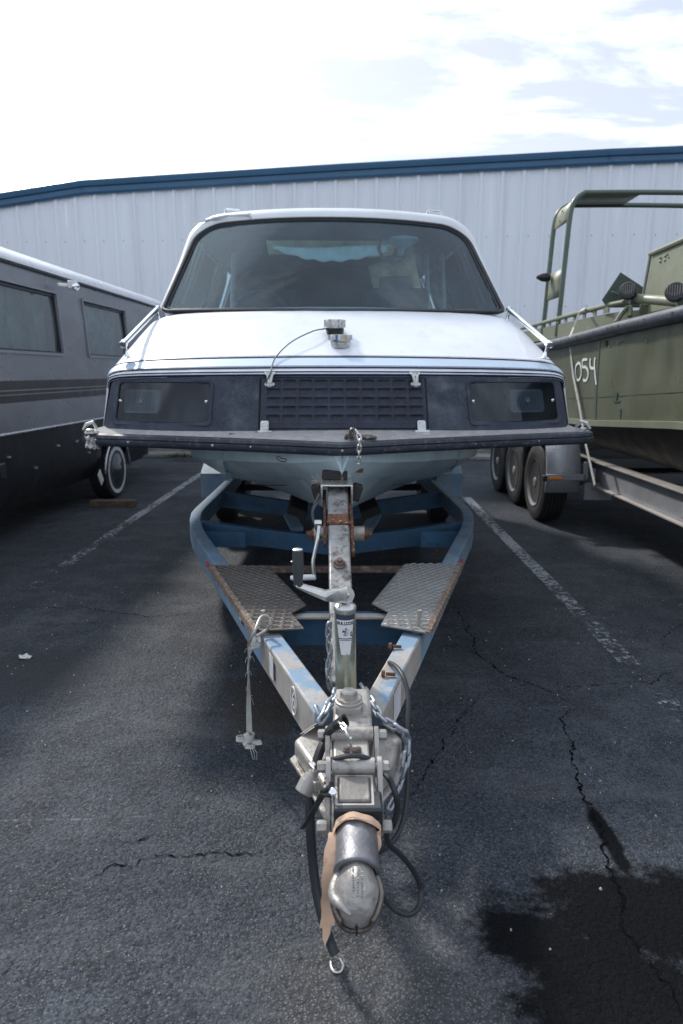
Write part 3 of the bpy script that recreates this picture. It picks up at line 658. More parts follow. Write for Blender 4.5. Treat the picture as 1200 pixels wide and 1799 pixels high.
# wheel
def wheel(parent, c, ax, R_, wid, name='wheel', style='cap'):
    ax = V(ax).normalized(); c = V(c)
    b = MB(); h_ = wid/2; r = R_
    pr = [(-h_*.85, r*.60), (-h_, r*.70), (-h_*1.02, r*.84), (-h_*.88, r*.965), (-h_*.72, r)]
    nt_ = 5
    for i in range(nt_):
        a = -h_*.70+h_*1.4*i/nt_; wd = h_*1.4/nt_
        pr += [(a+wd*.08, r), (a+wd*.74, r), (a+wd*.80, r*.972), (a+wd*.98, r*.972)]
    pr += [(h_*.72, r), (h_*.88, r*.965), (h_*1.02, r*.84), (h_, r*.70), (h_*.85, r*.60)]
    o = []
    t = b.lathe(c, ax, pr, 44).build('wheel', 'tyre', parent, angle=30)
    if style == 'cap':
        m_ = MB(); m_.lathe(c, ax, [(h_*1.005, r*.68), (h_*1.05, r*.72), (h_*1.05, r*.83), (h_*1.0, r*.835)], 40); m_.build('whitewall', 'whitewall', t)
        m_ = MB(); m_.lathe(c, ax, [(h_*1.0, r*.705), (h_*1.08, r*.69), (h_*1.06, r*.60), (h_*1.10, r*.52), (h_*1.22, r*.44), (h_*1.26, r*.20), (h_*1.4, r*.14), (h_*1.42, .001)], 40); m_.build('hubcap', 'hubcap', t)
    else:
        m_ = MB(); m_.lathe(c, ax, [(h_*.75, r*.50), (h_*1.0, r*.63), (h_*.96, r*.60), (h_*.60, r*.56), (h_*.2, r*.5), (h_*.05, r*.40), (-h_*.02, r*.22), (h_*.0, .001)], 36); m_.build('rim', 'rim', t)
        m_ = MB(); m_.lathe(c, ax, [(0, r*.20), (h_*.5, r*.17), (h_*.9, r*.12), (h_*.95, r*.05), (h_*.95, .001)], 18)
        u_ = V((0, 0, 1)); v_ = ax.cross(u_)
        for k in range(6):
            a = k*math.pi/3; m_.hexbolt(c+ax*h_*.0+(u_*math.cos(a)+v_*math.sin(a))*r*.30, ax, .013, .02, False)
        m_.build('hub', 'galv', t)
    return t
wheel(rv, RV(wh_s, -.16, .335), rout, .335, .22)
b = MB(); b.grid(lambda u, v: RV(wh_s+math.cos(math.pi*u)*.40, -.02-.03*v+wall_o(.5)*0, .34+math.sin(math.pi*u)*.37), 20, 1); b.build('wheel_arch', 'silver', rv, solid=.01)
b = MB(); b.add([RV(1.1, -.30, .42), RV(2.8, -.45, .86), RV(2.8, -2.0, .86), RV(1.1, -2.0, .30), RV(1.1, -.30, .9), RV(2.8, -.45, .95), RV(2.8, -2.0, .95), RV(1.1, -2.0, .9)], [(0, 1, 2, 3), (4, 5, 6, 7), (0, 1, 5, 4), (1, 2, 6, 5), (2, 3, 7, 6), (3, 0, 4, 7)]); b.build('underbody', 'dark', rv, smooth=False)
for px, py in [(22, 803), (108, 783), (140, 775), (164, 795), (72, 822)]:
    q = rv_at(px, py); b = MB(); o_ = wall_o(q[1]); b.box(RV(q[0], o_+.008, q[1]), (.016, .05, .018)); b.build('latch', 'silver', rv, smooth=False)
q = rv_at(0, 828); b = MB(); b.box(RV(q[0], .0, q[1]), (.06, .10, .13)); b.build('marker_lamp', 'black_plastic', rv, bevel=.01)
q = rv_at(186, 836); b = MB(); b.box(RV(q[0], -.06, q[1]-.02), (.012, .10, .16), Matrix.Rotation(.6, 3, 'X')); b.build('mud_flap_bracket', 'white_plastic', rv, bevel=.004)
# panel seams
for s in (-3.1, -1.7, -.25, 1.0):
    b = MB(); b.grid(lambda u, v: (lambda z: RV(s+(u-.5)*.006, wall_o(z)+.002, z))(.42+.54*v), 1, 6); b.build('door_seam', 'dark', rv, smooth=False)
# timber under the wheel
p0 = WZ(160, 884, .035); p1 = WZ(240, 884, .035); b = MB(); dd = (p1-p0); b.box((p0+p1)/2, (dd.length, .11, .075), Matrix.Rotation(.02, 3, 'Z'))
o = b.build('timber_block', 'wood', bevel=.008, loc=(p0+p1)/2); tag(o, 'weathered timber block on the asphalt beside the whitewall tyre', 'timber')

# ------------------------------------------------------------------ the cabin boat
boat = empty('cabin_boat', (.003, 3.15, 0), R(2.0), 'white cabin boat with navy front panel, nose-on on the blue trailer in the middle', 'boat')
BM = WM[boat.name]
def B(x, y, z): return BM @ V((x, y, z))
def yb(x): return .25+.20*(min(abs(x), 1.25)/1.22)**3
ZF0, ZF1 = 1.182, 1.452
def F(x, z, d=0.0):                                                  # point on the front panel, d proud of it
    return B(x*(1.0-.028*(z-ZF0)/.27), yb(x)+(z-ZF0)/.27*.06-d, z)
hsec = [(0, 0), (.15, 0), (.3, -.003), (.45, -.007), (.6, -.012), (.75, -.02), (.85, -.028), (.91, -.036), (.945, -.046), (.97, -.062), (.988, -.085), (.997, -.12), (1.0, -.17), (1.004, -.25)]
hst = [(.0, .31, 1.452), (.05, .318, 1.472), (.1, .345, 1.492), (.2, .42, 1.525), (.3, .50, 1.560), (.5, .70, 1.652), (.7, .92, 1.748), (.9, 1.16, 1.842), (1.0, 1.34, 1.878), (1.15, 1.9, 1.90), (1.9, 4.6, 1.90)]
def hood(s, v):
    """s: -13..13 index across, v along"""
    for a, c in zip(hst, hst[1:]):
        if v <= c[0] or c is hst[-1]: f = (v-a[0])/(c[0]-a[0]); yc = a[1]+(c[1]-a[1])*f; zc_ = a[2]+(c[2]-a[2])*f; break
    hw = (1.195+(1.225-1.195)*min(1, v/.2)) if v < .2 else 1.225+(1.15-1.225)*min(1, (v-.2)/.8)
    k = abs(s); i = min(int(k), 12); f = k-i; q0, q1 = hsec[i], hsec[i+1]
    xf = q0[0]+(q1[0]-q0[0])*f; dz = q0[1]+(q1[1]-q0[1])*f
    x = math.copysign(hw*xf, s) if s else 0.0
    dz *= .30+.70*min(1, max(0, v)/.55)+1.1*max(0, min(v, 1.0)-.5)
    return x, yc + (yb(x)-.25)*max(0, 1-v), zc_+dz
b = MB(); vv = [h_[0] for h_ in hst]; vfine = []
for a, c in zip(vv, vv[1:]): vfine += [a, (a+c)/2]
vfine.append(vv[-1]); ss = list(range(-13, 14))
rows = []
for v_ in vfine:
    r_ = [hood(s, v_) for s in ss]
    k_ = 1.245; r_ = [(-k_, r_[0][1], 1.165)] + r_ + [(k_, r_[-1][1], 1.165)]
    rows.append(r_)
n = len(rows[0])
b.add([B(*q) for r_ in rows for q in r_], [(j*n+i, j*n+i+1, (j+1)*n+i+1, (j+1)*n+i) for j in range(len(rows)-1) for i in range(n-1)])
deck = b.build('deck', 'white_paint', boat, angle=50)
def hstripe(name, v0, v1, m, s=12.2, up=.0015, v0e=None, v1e=None):
    b = MB()
    def f(u, t):
        q = (u*2-1)*s; e = (abs(q)/13)**4
        a = v0+((v0e if v0e is not None else v0)-v0)*e; c = v1+((v1e if v1e is not None else v1)-v1)*e
        x, y, z = hood(q, a+(c-a)*t); return B(x*1.001, y-.3*up, z+up)
    b.grid(f, 52, 6); return b.build(name, m, boat)
hstripe('blue_band', .10, .275, 'light_blue', 12.3, .0012, .06, .19)
hstripe('pinstripe', -.002, .026, 'navy', 12.6, .0024); hstripe('pinstripe', .046, .060, 'navy', 12.6, .0024)
hstripe('pinstripe', .096, .118, 'navy', 12.4, .0026, .08, .09); hstripe('pinstripe', .128, .134, 'navy', 12.4, .0026, .10, .105)
hstripe('pinstripe', .258, .277, 'navy', 11.4, .0026, .185, .195); hstripe('pinstripe', .286, .291, 'navy', 11.2, .0026, .2, .204)

# front panel with openings for the lamp boxes and the grille
HL = (-1.165, -.655, 1.222, 1.424); HR = (.665, 1.165, 1.222, 1.424); GR = (-.405, .440, 1.197, 1.447)
xs = sorted(set([-1.232, -1.2, -1.1, -1.0, -.9, -.8, -.55, -.45, -.3, -.15, 0, .15, .3, .55, .8, .9, 1.0, 1.1, 1.2, 1.232]+[HL[0], HL[1], HR[0], HR[1], GR[0], GR[1]]))
zs = sorted(set([1.165, 1.19, 1.25, 1.30, 1.35, 1.40, 1.4535]+[HL[2], HL[3], GR[2], GR[3]]))
def inh(xm, zm): return any(h_[0] < xm < h_[1] and h_[2] < zm < h_[3] for h_ in (HL, HR, GR))
b = MB(); n = len(xs)
b.add([F(x, z, .004) if abs(x) < 1.22 else F(x, z, -.03) for z in zs for x in xs], [(j*n+i, j*n+i+1, (j+1)*n+i+1, (j+1)*n+i) for j in range(len(zs)-1) for i in range(n-1) if not inh((xs[i]+xs[i+1])/2, (zs[j]+zs[j+1])/2)])
b.build('front_panel', 'fascia', boat, angle=50)
def rrect(x0, x1, z0, z1, r, k=5, skew=0.0):
    out = []
    for cx_, cz_, a0 in ((x1-r, z0+r, -90), (x1-r, z1-r, 0), (x0+r, z1-r, 90), (x0+r, z0+r, 180)):
        for i in range(k+1):
            a = R(a0+90*i/k); z = cz_+r*math.sin(a); out.append((cx_+r*math.cos(a)+skew*(z-(z0+z1)/2), z))
    return out
for (x0, x1, z0, z1), mir in ((HL, -1), (HR, 1)):
    hl = empty('headlight', (0, .0, 0), 0, parent=boat)
    b = MB()                                                         # recessed box
    def Q(x, z, d): return F(x, z, -d)
    for (a, za), (c, zc_) in zip([(x0, z0), (x1, z0), (x1, z1), (x0, z1)], [(x1, z0), (x1, z1), (x0, z1), (x0, z0)]):
        m_ = 6
        for i in range(m_):
            f0, f1 = i/m_, (i+1)/m_
            p_, q_ = (a+(c-a)*f0, za+(zc_-za)*f0), (a+(c-a)*f1, za+(zc_-za)*f1)
            b.add([Q(*p_, -.002), Q(*q_, -.002), Q(*q_, .13), Q(*p_, .13)], [(0, 1, 2, 3)])
    b.grid(lambda u, v: Q(x0+(x1-x0)*u, z0+(z1-z0)*v, .13), 6, 1); b.build('housing', 'dark', hl, smooth=False)
    out = rrect(x0-.010, x1+.010, z0-.010, z1+.010, .028); inn = rrect(x0+.006, x1-.006, z0+.006, z1-.006, .022)
    b = MB(); k = len(out)
    b.add([F(x, z, .004) for x, z in out]+[F(x, z, .013) for x, z in [(p[0]*.25+q[0]*.75, p[1]*.25+q[1]*.75) for p, q in zip(out, out)]]+[F((p[0]+q[0])/2, (p[1]+q[1])/2, .011) for p, q in zip(out, inn)]+[F(x, z, .001) for x, z in inn]+[F(x, z, -.02) for x, z in inn],
          [(r_*k+i, r_*k+(i+1) % k, (r_+1)*k+(i+1) % k, (r_+1)*k+i) for r_ in range(4) for i in range(k)])
    b.build('bezel', 'fascia', hl, angle=60)
    b = MB(); b.grid(lambda u, v: F(x0+.004+(x1-x0-.008)*u, z0+.004+(z1-z0-.008)*v, -.004), 12, 2); b.build('lamp_cover', 'lamp_glass', hl)
    cx_ = -1.045 if mir < 0 else 1.0; b = MB()
    if mir < 0: cx_ = -1.035
    lw, lh = (.105, .062)
    ol = rrect(cx_-lw, cx_+lw, 1.325-lh, 1.325+lh, .02); k = len(ol)
    b.add([F(x, z, -.055) for x, z in ol]+[F(cx_+(x-cx_)*.93, 1.325+(z-1.325)*.93, -.045) for x, z in ol]+[F(x, z, -.125) for x, z in ol], [(i, (i+1) % k, k+(i+1) % k, k+i) for i in range(k)]+[(i, (i+1) % k, 2*k+(i+1) % k, 2*k+i) for i in range(k)]+[tuple(range(k, 2*k))])
    b.build('lamp', 'lamp_body', hl, angle=40)
    b = MB()
    for i in range(15): b.tube([F(cx_-lw*.86+lw*1.72*i/14, 1.325-lh*.8, -.043), F(cx_-lw*.86+lw*1.72*i/14, 1.325+lh*.8, -.043)], .0022, 5)
    for i in range(8): b.tube([F(cx_-lw*.88, 1.325-lh*.75+lh*1.5*i/7, -.0435), F(cx_+lw*.88, 1.325-lh*.75+lh*1.5*i/7, -.0435)], .0014, 4)
    b.build('lens_ribs', 'lamp_body', hl)['kind'] = 'stuff'
    b = MB(); b.lathe(F(cx_, 1.325, -.05), BM.to_3x3() @ V((0, -1, 0)), [(0, .022), (.012, .016), (.02, .006)], 12); b.build('bulb', 'cap_metal', hl)
    for sx in (x0+.02, x1-.022):
        b = MB(); b.lathe(F(sx, 1.328, -.006), BM.to_3x3() @ V((0, -1, 0)), [(0, .009), (.006, .008), (.009, .004)], 12); b.build('screw', 'chrome', hl)
# moulded grille of pillowed pockets
def grille(u, v):
    x0, x1, z0, z1 = GR; x = x0+.006+(x1-x0-.012)*u; z = z0+.004+(z1-z0-.008)*v
    gx0, gx1, gz0, gz1 = .03, .985, .10, .985
    d = .012
    a = (u-gx0)/(gx1-gx0)*10; c = (v-gz0)/(gz1-gz0)*5
    if 0 < a < 10 and 0 < c < 5:
        fa, fc = a % 1, c % 1; r_ = random.Random(int(a)*17+int(c)*5).uniform(.75, 1.25)
        e = min(1, min(fa, 1-fa)/.22) ; t_ = min(1, fc/.25, (1-fc)/.30)
        e = e*e*(3-2*e)*t_*t_*(3-2*t_)
        d += -.013*r_*e*(.45+.55*fc)
        d += .0018*max(math.exp(-(min(fa, 1-fa)/.07)**2), math.exp(-(min(fc, 1-fc)/.10)**2))                               # deepest at the upper edge of each pocket
    # warped sheet
    d += .004*math.sin(7*u+1)*math.sin(3*v) + .006*math.exp(-((u-.45)/.3)**2)*v
    return F(x, z, d)
b = MB(); b.grid(grille, 180, 75)
M['grille'] = mat('dark_moulded_vinyl', (.026, .032, .050), .75, var=.3, vs=9, col2=(.06, .07, .10), s2=200, lo=.45, hi=.75, bump=.0015, bs=140)
gp = b.build('grille_panel', 'grille', boat, angle=60)
b = MB(); b.tube([F(GR[0], GR[2], .0), F(GR[0]-.002, GR[3]-.003, .0)], .006, 6); b.tube([F(GR[1], GR[2], .0), F(GR[1], GR[3]-.003, .0)], .006, 6)
b.grid(lambda u, v: F(GR[0]+(GR[1]-GR[0])*u, GR[2]+(GR[3]-GR[2])*v, -.02), 6, 2)
b.build('grille_gap', 'dark', gp)
def screw(parent, p, n_, r=.005, m='chrome'): b = MB(); b.lathe(p, n_, [(0, r), (.002, r), (.004, r*.5)], 10); return b.build('screw', m, parent)
FN = BM.to_3x3() @ V((0, -1, .2)); FN.normalize()
for x in (-.357, .385):                                              # latches above, hinges below
    b = MB(); b.prism([F(x-.030, 1.462, .0), F(x-.026, 1.472, .0), F(x+.026, 1.472, .0), F(x+.030, 1.462, .0), F(x+.012, 1.452, .01), F(x-.012, 1.452, .01)], FN*.014)
    b.tube([F(x-.010, 1.458, .016), F(x-.004, 1.425, .026), F(x-.002, 1.412, .024)], [.008, .009, .007], 8)
    b.tube([F(x+.010, 1.458, .016), F(x+.006, 1.425, .026), F(x+.002, 1.412, .024)], [.008, .009, .007], 8)
    b.lathe(F(x, 1.411, .018), FN, [(0, .015), (.010, .014), (.013, .006)], 14)
    b.prism([F(x-.026, 1.414, .014), F(x-.020, 1.422, .014), F(x+.022, 1.422, .014), F(x+.028, 1.414, .014), F(x+.020, 1.404, .014), F(x-.020, 1.404, .014)], FN*.005)
    lt = b.build('latch', 'cap_metal', boat, bevel=.0015)
    screw(lt, F(x-.022, 1.466, .015), FN); screw(lt, F(x+.022, 1.466, .015), FN)
for x in (-.372, .408):
    b = MB(); b.prism([F(x-.024, 1.186, .022), F(x-.024, 1.232, .020), F(x-.018, 1.238, .020), F(x+.012, 1.238, .020), F(x+.018, 1.232, .020), F(x+.018, 1.186, .022)], FN*.004)
    b.tube([F(x-.038, 1.184, .028), F(x+.034, 1.184, .028)], .008, 8)
    b.box(F(x-.002, 1.172, .04), (.062, .026, .008), Matrix.Rotation(R(2), 3, 'Z'))
    hg = b.build('hinge', 'white_plastic' if x > 0 else 'cap_metal', boat, bevel=.0015)
    screw(hg, F(x-.012, 1.228, .026), FN, .004); screw(hg, F(x+.006, 1.214, .026), FN, .004)

# ledge, rub rail
def railp(x):                                                        # plan of the rail: y for |x|
    pts = [(0, .015), (.06, .030), (.2, .075), (.4, .135), (.8, .235), (1.27, .345)]
    a = abs(x)
    for p_, q_ in zip(pts, pts[1:]):
        if a <= q_[0] or q_ is pts[-1]: return p_[1]+(q_[1]-p_[1])*(a-p_[0])/(q_[0]-p_[0])
xx = [-1.27+2.54*i/48 for i in range(49)]
b = MB(); b.add([q for x in xx for q in (B(x, railp(x)+.012, 1.172-.018*(1-abs(x)/1.27)), B(x*.97, yb(x)+.03, 1.197))], [(2*i, 2*i+2, 2*i+3, 2*i+1) for i in range(48)])
b.build('ledge', 'ledge', boat)
zr = lambda x: 1.141-.019*(1-min(1, abs(x)/1.27))
rsec = [(.02, .037), (-.010, .037), (-.022, .028), (-.026, .012), (-.020, .006), (-.030, .001), (-.030, -.016), (-.022, -.030), (-.006, -.037), (.02, -.037)]
path = [(x, railp(x)) for x in xx] 
side = [(1.295, .375), (1.31, .41), (1.312, .46), (1.31, .8), (1.28, 2), (1.25, 4.6)]
def rail_piece(name, pl, m='rubber'):
    b = MB(); m_ = len(rsec); vs = []
    for i, (x, y) in enumerate(pl):
        t = V((pl[min(i+1, len(pl)-1)][0]-pl[max(i-1, 0)][0], pl[min(i+1, len(pl)-1)][1]-pl[max(i-1, 0)][1], 0)).normalized()
        nn = V((t.y, -t.x, 0))                                       # outward (to -y for t=+x)
        for d, h_ in rsec: vs.append(B(x-nn.x*d, y-nn.y*d, zr(x)+h_*.86))
    L_ = len(pl)
    b.add(vs, [(i*m_+j, i*m_+(j+1) % m_, (i+1)*m_+(j+1) % m_, (i+1)*m_+j) for i in range(L_-1) for j in range(m_)]+[tuple(range(m_)), tuple(range((L_-1)*m_, L_*m_))])
    return b.build(name, m, boat, angle=40)
i0 = min(range(49), key=lambda i: abs(xx[i]+.405))
rail_piece('rub_rail', path[1:i0+1])
rr_ = rail_piece('rub_rail', [(p_[0], p_[1]+(-.002)) for p_ in path[i0:]]+side)
rail_piece('rub_rail', [(-x, y) for x, y in reversed(side[2:])])
for x, rusty in ((-.372, 1), (-.347, 0), (-1.05, 0), (-.62, 0), (.0, 0), (.30, 0), (.66, 0), (1.0, 0), (-.43, 0)):
    q = B(x, railp(x)-.030, zr(x)-.004); b = MB(); b.lathe(q, BM.to_3x3() @ V((.2 if x > 0 else -.2, -1, 0)), [(0, .006), (.002, .006), (.003, .003)], 12); b.build('screw', 'rust' if rusty else 'cap_metal', boat)
for sg in (-1, 1):                                                   # end fittings where the rail turns
    b = MB(); b.box(B(sg*1.265, .42, 1.172), (.05, .14, .012), Matrix.Rotation(R(2), 3, 'Z')); b.lathe(B(sg*1.268, .37, 1.178), (0, 0, 1), [(0, .022), (.008, .022), (.014, .012)], 12)
    b.tube([B(sg*1.24, .40, 1.19), B(sg*1.25, .37, 1.225), B(sg*1.275, .345, 1.215), B(sg*1.29, .335, 1.185)], [.008, .010, .011, .008], 8)
    b.build('corner_cleat', 'cap_metal', boat, bevel=.003)
    if sg < 0:
        b = MB(); rnd = random.Random(4); vs = []
        b.grid(lambda u, v: B(-1.23-.075*u, .37+.04*u+.012*math.sin(9*v+4*u), 1.150-.060*v+.005*math.sin(20*u+5*v)), 14, 8); b.build('torn_rail_filler', 'torn_white', boat, solid=.006)

# grab rails
for sg in (-1, 1):
    a = B(sg*1.105, 1.30, 1.858); c = B(sg*1.120, .56, 1.622)
    g_ = MB(); dd = (c-a).normalized(); c2 = c+dd*.03
    g_.tube([a-dd*.02, c2], .015, 14); g_.lathe(c2-dd*.035, dd, [(0, .0125), (.002, .020), (.038, .020), (.04, .015), (.005, .014)], 14); g_.lathe(a-dd*.02, dd, [(0, .018), (.025, .018)], 14)
    gr_ = g_.build('grab_rail', 'chrome', boat)
    for p_, dz in ((a, -.07), (c, -.078)):
        b = MB(); foot = p_+V((-sg*.012, .01, dz)); b.lathe(p_, foot-p_, [(-.016, .016), (.0, .018), (.02, .009), (.05, .008), (.068, .014), (.076, .030), (.080, .030)], 16); b.build('stanchion', 'chrome', gr_)
# filler caps with the lanyard
def cap(y, x, hgt, r, m, dark_base=False):
    hx, hy, hz = hood(0, 0); 
    lo, hi = 0.2, 1.0
    for _ in range(30):
        mid = (lo+hi)/2
        if hood(0, mid)[1] < y: lo = mid
        else: hi = mid
    z = hood(0, lo)[2]; base = B(x, y, z-.012); ax = BM.to_3x3() @ V((0, -.10, 1)); ax.normalize()
    b = MB(); b.lathe(base, ax, [(0, r*.95), (.018, r*.95), (.02, r), (.030, r), (.032, r*.93), (.036, r)], 26)
    if dark_base:
        bs_ = b.build('filler_neck', 'black_plastic', boat, angle=30)
    b2 = b if not dark_base else MB()
    b2.lathe(base+ax*.036, ax, [(0, r), (hgt-.008, r*1.0), (hgt, r*.94), (hgt, r*.72), (hgt-.006, r*.68), (hgt-.006, .001)], 26)
    for k in range(6):
        a = k*math.pi/3; q = base+ax*(.036+hgt/2)+V((math.cos(a)*r, math.sin(a)*r, 0)); b2.box(q, (.016, .012, hgt*.9), Matrix.Rotation(a, 3, 'Z'))
    o = b2.build('filler_cap', m, boat, angle=30); return base, o
base1, c1 = cap(.79, -.013, .045, .052, 'cap_metal', True)
base2, c2 = cap(.62, .012, .030, .056, 'cap_metal')
b = MB(); q = base2+V((-.025, -.0545, .045)); b.box(q, (.024, .006, .036), Matrix.Rotation(-.35, 3, 'Z')); b.build('blue_mark', 'blue_tape', c2)
b = MB(); b.box(base2+V((.014, -.058, .045)), (.026, .006, .034), Matrix.Rotation(.2, 3, 'Z')); b.build('torn_label', 'cream', c2)
ly = [base1+V((-.055, -.02, .03)), B(-.14, .70, 1.690), B(-.25, .575, 1.628), B(-.325, .43, 1.545), F(-.352, 1.475, .02), F(-.365, 1.44, .03), F(-.372, 1.415, .02)]
b = MB(); b.tube(smooth_path(ly, 8), .0034, 8)
b.tube([base1+V((-.055+.014*math.cos(t*.6), -.02+.016*math.sin(t*.6), .03)) for t in range(11)], .0026, 6, closed=False)
tag(b.build('cap_lanyard', 'grey_cable', boat), None)
b = MB(); b.tube(smooth_path([F(-.41, 1.186, .02), B(-.43, .235, 1.178), B(-.50, .24, 1.176), B(-.545, .22, 1.176)], 5), .003, 6); b.build('cable_end', 'grey_cable', boat)

# hull
hs = [(.0, .004, 1.06, .002, 1.045), (.03, .045, 1.03, .010, .995), (.08, .10, 1.0, .035, .93), (.20, .25, .96, .11, .83), (.40, .46, .92, .20, .735), (.65, .66, .88, .31, .675), (.95, .84, .82, .42, .635), (1.3, .96, .77, .54, .605), (1.8, 1.02, .71, .66, .585), (2.6, 1.04, .68, .74, .575), (4.6, 1.04, .66, .78, .57)]
b = MB(); rows = []
for y, top, cz_, cw, kz in hs:
    half = [(0, kz), (cw*.5, kz+(cz_-kz)*.42), (cw, cz_), (cw+(top-cw)*.35+.012, cz_+.03), (top*.97, cz_+(1.11-cz_)*.5), (top, 1.105)]
    rows.append([(-x, y, z) for x, z in reversed(half[1:])]+[(x, y, z) for x, z in half])
n = len(rows[0])
def cat_rows(rows, k=4):
    out = []
    for i in range(len(rows)-1):
        for j in range(k):
            t = j/k; out.append([tuple(a[q]+(c[q]-a[q])*t for q in range(3)) for a, c in zip(rows[i], rows[i+1])])
    out.append(rows[-1]); return out
rows = cat_rows(rows, 4)
b.add([B(*q) for r_ in rows for q in r_], [(j*n+i, j*n+i+1, (j+1)*n+i+1, (j+1)*n+i) for j in range(len(rows)-1) for i in range(n-1)])
hull = b.build('hull', 'hull', boat, angle=28)
b = MB(); b.add([q for x in xx for q in (B(x*.99, railp(x)+.01, 1.106), B(x*.96, .62, 1.108))], [(2*i, 2*i+2, 2*i+3, 2*i+1) for i in range(48)])
b.add([B(-1.25, .6, 1.107), B(1.25, .6, 1.107), B(1.25, 4.6, 1.107), B(-1.25, 4.6, 1.107)], [(0, 1, 2, 3)])
b.build('shelf_underside', 'hull', boat, smooth=False)
b = MB(); b.add([B(-1.2, 4.6, .6), B(1.2, 4.6, .6), B(1.2, 4.6, 1.9), B(-1.2, 4.6, 1.9)], [(0, 1, 2, 3)]); b.build('transom', 'hull', boat, smooth=False)
for sg in (-1, 1):
    b = MB(); b.tube([B(sg*x, y, z) for x, y, z in [(.885*.66, .66, .91), (.80*.82, .95, .86), (.84, 1.35, .80), (.895, 1.9, .76)]], .006, 6); 
    b = MB()
    b.tube([WY(px, py, Y) for px, py, Y in ([(440, 851, 4.25), (480, 853, 4.0), (512, 852, 3.8)] if sg < 0 else [(650, 852, 3.8), (700, 852, 4.0), (748, 848, 4.25)])], .003, 5)
    b.build('chine_seam', 'hull_line', boat)
b = MB(); b.tube([B(0, -.0, .99), B(0, -.03, .985), B(0.0, -.035, .955), B(0, .01, .95)], .007, 8); b.build('bow_eye', 'cast', boat)

b = MB(); b.prism([B(-.006, .06, 1.01), B(.006, .06, 1.01), B(.045, .06, 1.108), B(-.045, .06, 1.108)], BM.to_3x3() @ V((0, -.045, 0))); b.build('stem', 'hull', boat, bevel=.006, seg=3)
# cabin
def wloop():
    P = []; 
    for i in range(9): P.append((.95*i/8, -1))                       # right half from bottom centre
    for i in range(1, 5): a = R(-90+90*i/4); P.append((.95+.05*math.cos(a), -.92+.08*math.sin(a)))
    for i in range(1, 9): P.append((1, -.92+1.42*i/8))
    for i in range(1, 9): a = R(90*i/8); P.append((.78+.22*math.cos(a), .50+.44*math.sin(a)))
    for i in range(1, 8): u = .78*(1-i/8); P.append((u, .94+.06*(1-(u/.78)**2)))
    P.append((0, 1)); return P+[(-u, v) for u, v in reversed(P[1:-1])]
WL = wloop()
def Wp(u, v, grow=0.0, dy=0.0, dz=0.0, inset=0.0):
    t = (v+1)/2; hw = 1.085+(.915-1.085)*t
    x = u*(hw+grow); z = 1.838+(2.492-1.838)*t + .012*u*u*(1-t) + max(0, v)*grow*.9+dz*t
    y = 1.165+(1.80-1.165)*t+.20*abs(u)**2.4*(1-.1*t)+dy
    return B(x, y, z)
K = len(WL)
b = MB()                                                             # glass, as rings shrinking to the centre
rings = [[Wp(u*s, v*s) for u, v in WL] for s in (1, .85, .65, .45, .25, .08)]
b.add([p_ for r_ in rings for p_ in r_], [(j*K+i, j*K+(i+1) % K, (j+1)*K+(i+1) % K, (j+1)*K+i) for j in range(5) for i in range(K)]+[tuple(range(5*K, 6*K))])
ws = b.build('windshield', 'windshield', boat, angle=60)
b = MB(); b.tube([Wp(u*1.004, v*1.004) + V((0, -.006, .002)) for u, v in WL], .0125, 8, closed=True); b.build('seal', 'gasket', ws)
b = MB(); b.tube([Wp(u*.978, v*.972) + V((0, -.004, .002)) for u, v in WL], .006, 6, closed=True); b.build('inner_seal', 'gasket', ws)
b = MB()
sh = [(0.0, 0.0, 0.0, 0), (.018, -.002, .004, 0), (.034, .02, .02, 0), (.045, .08, .05, 0), (.05, .20, .066, 0), (.055, .40, .08, 1), (.058, .66, .098, 0), (.058, .76, .10, 0), (.058, 1.65, .10, 1), (.058, 1.8, .10, 0), (.058, 2.5, .09, 1), (.05, 2.62, .06, 0)]
def shell_pt(u, v, st):
    g_, dy, dz, fl = st; p_ = Wp(u, v, g_, 0, dz)
    l = BM.inverted() @ p_
    l.y += dy
    return BM @ l
rings = [[shell_pt(u, v, st) for u, v in WL] for st in sh]
def is_win(i, j):
    u0, v0 = WL[i]; u1, v1 = WL[(i+1) % K]
    if min(abs(u0), abs(u1)) < .97: return False
    vm = (v0+v1)/2
    return -.72 < vm < .55 and j in (3, 4, 5, 7, 9)
fs = []; wf = []
for j in range(len(sh)-1):
    for i in range(K):
        q = (j*K+i, j*K+(i+1) % K, (j+1)*K+(i+1) % K, (j+1)*K+i)
        (wf if is_win(i, j) else fs).append(q)
allv = [p_ for r_ in rings for p_ in r_]
b.add(allv, fs); shell = b.build('cabin_shell', 'roof_white', boat, angle=40)
for jj in ((3, 4, 5), (7,), (9,)):
    for sg in (-1, 1):
        sel = [q for q in wf if q[0]//K in jj and WL[q[0] % K][0]*sg > 0]; used = sorted({i for q in sel for i in q}); mp_ = {a: k for k, a in enumerate(used)}
        b = MB(); b.add([allv[a] for a in used], [tuple(mp_[i] for i in q) for q in sel]); b.build('side_window', 'side_glass', boat)
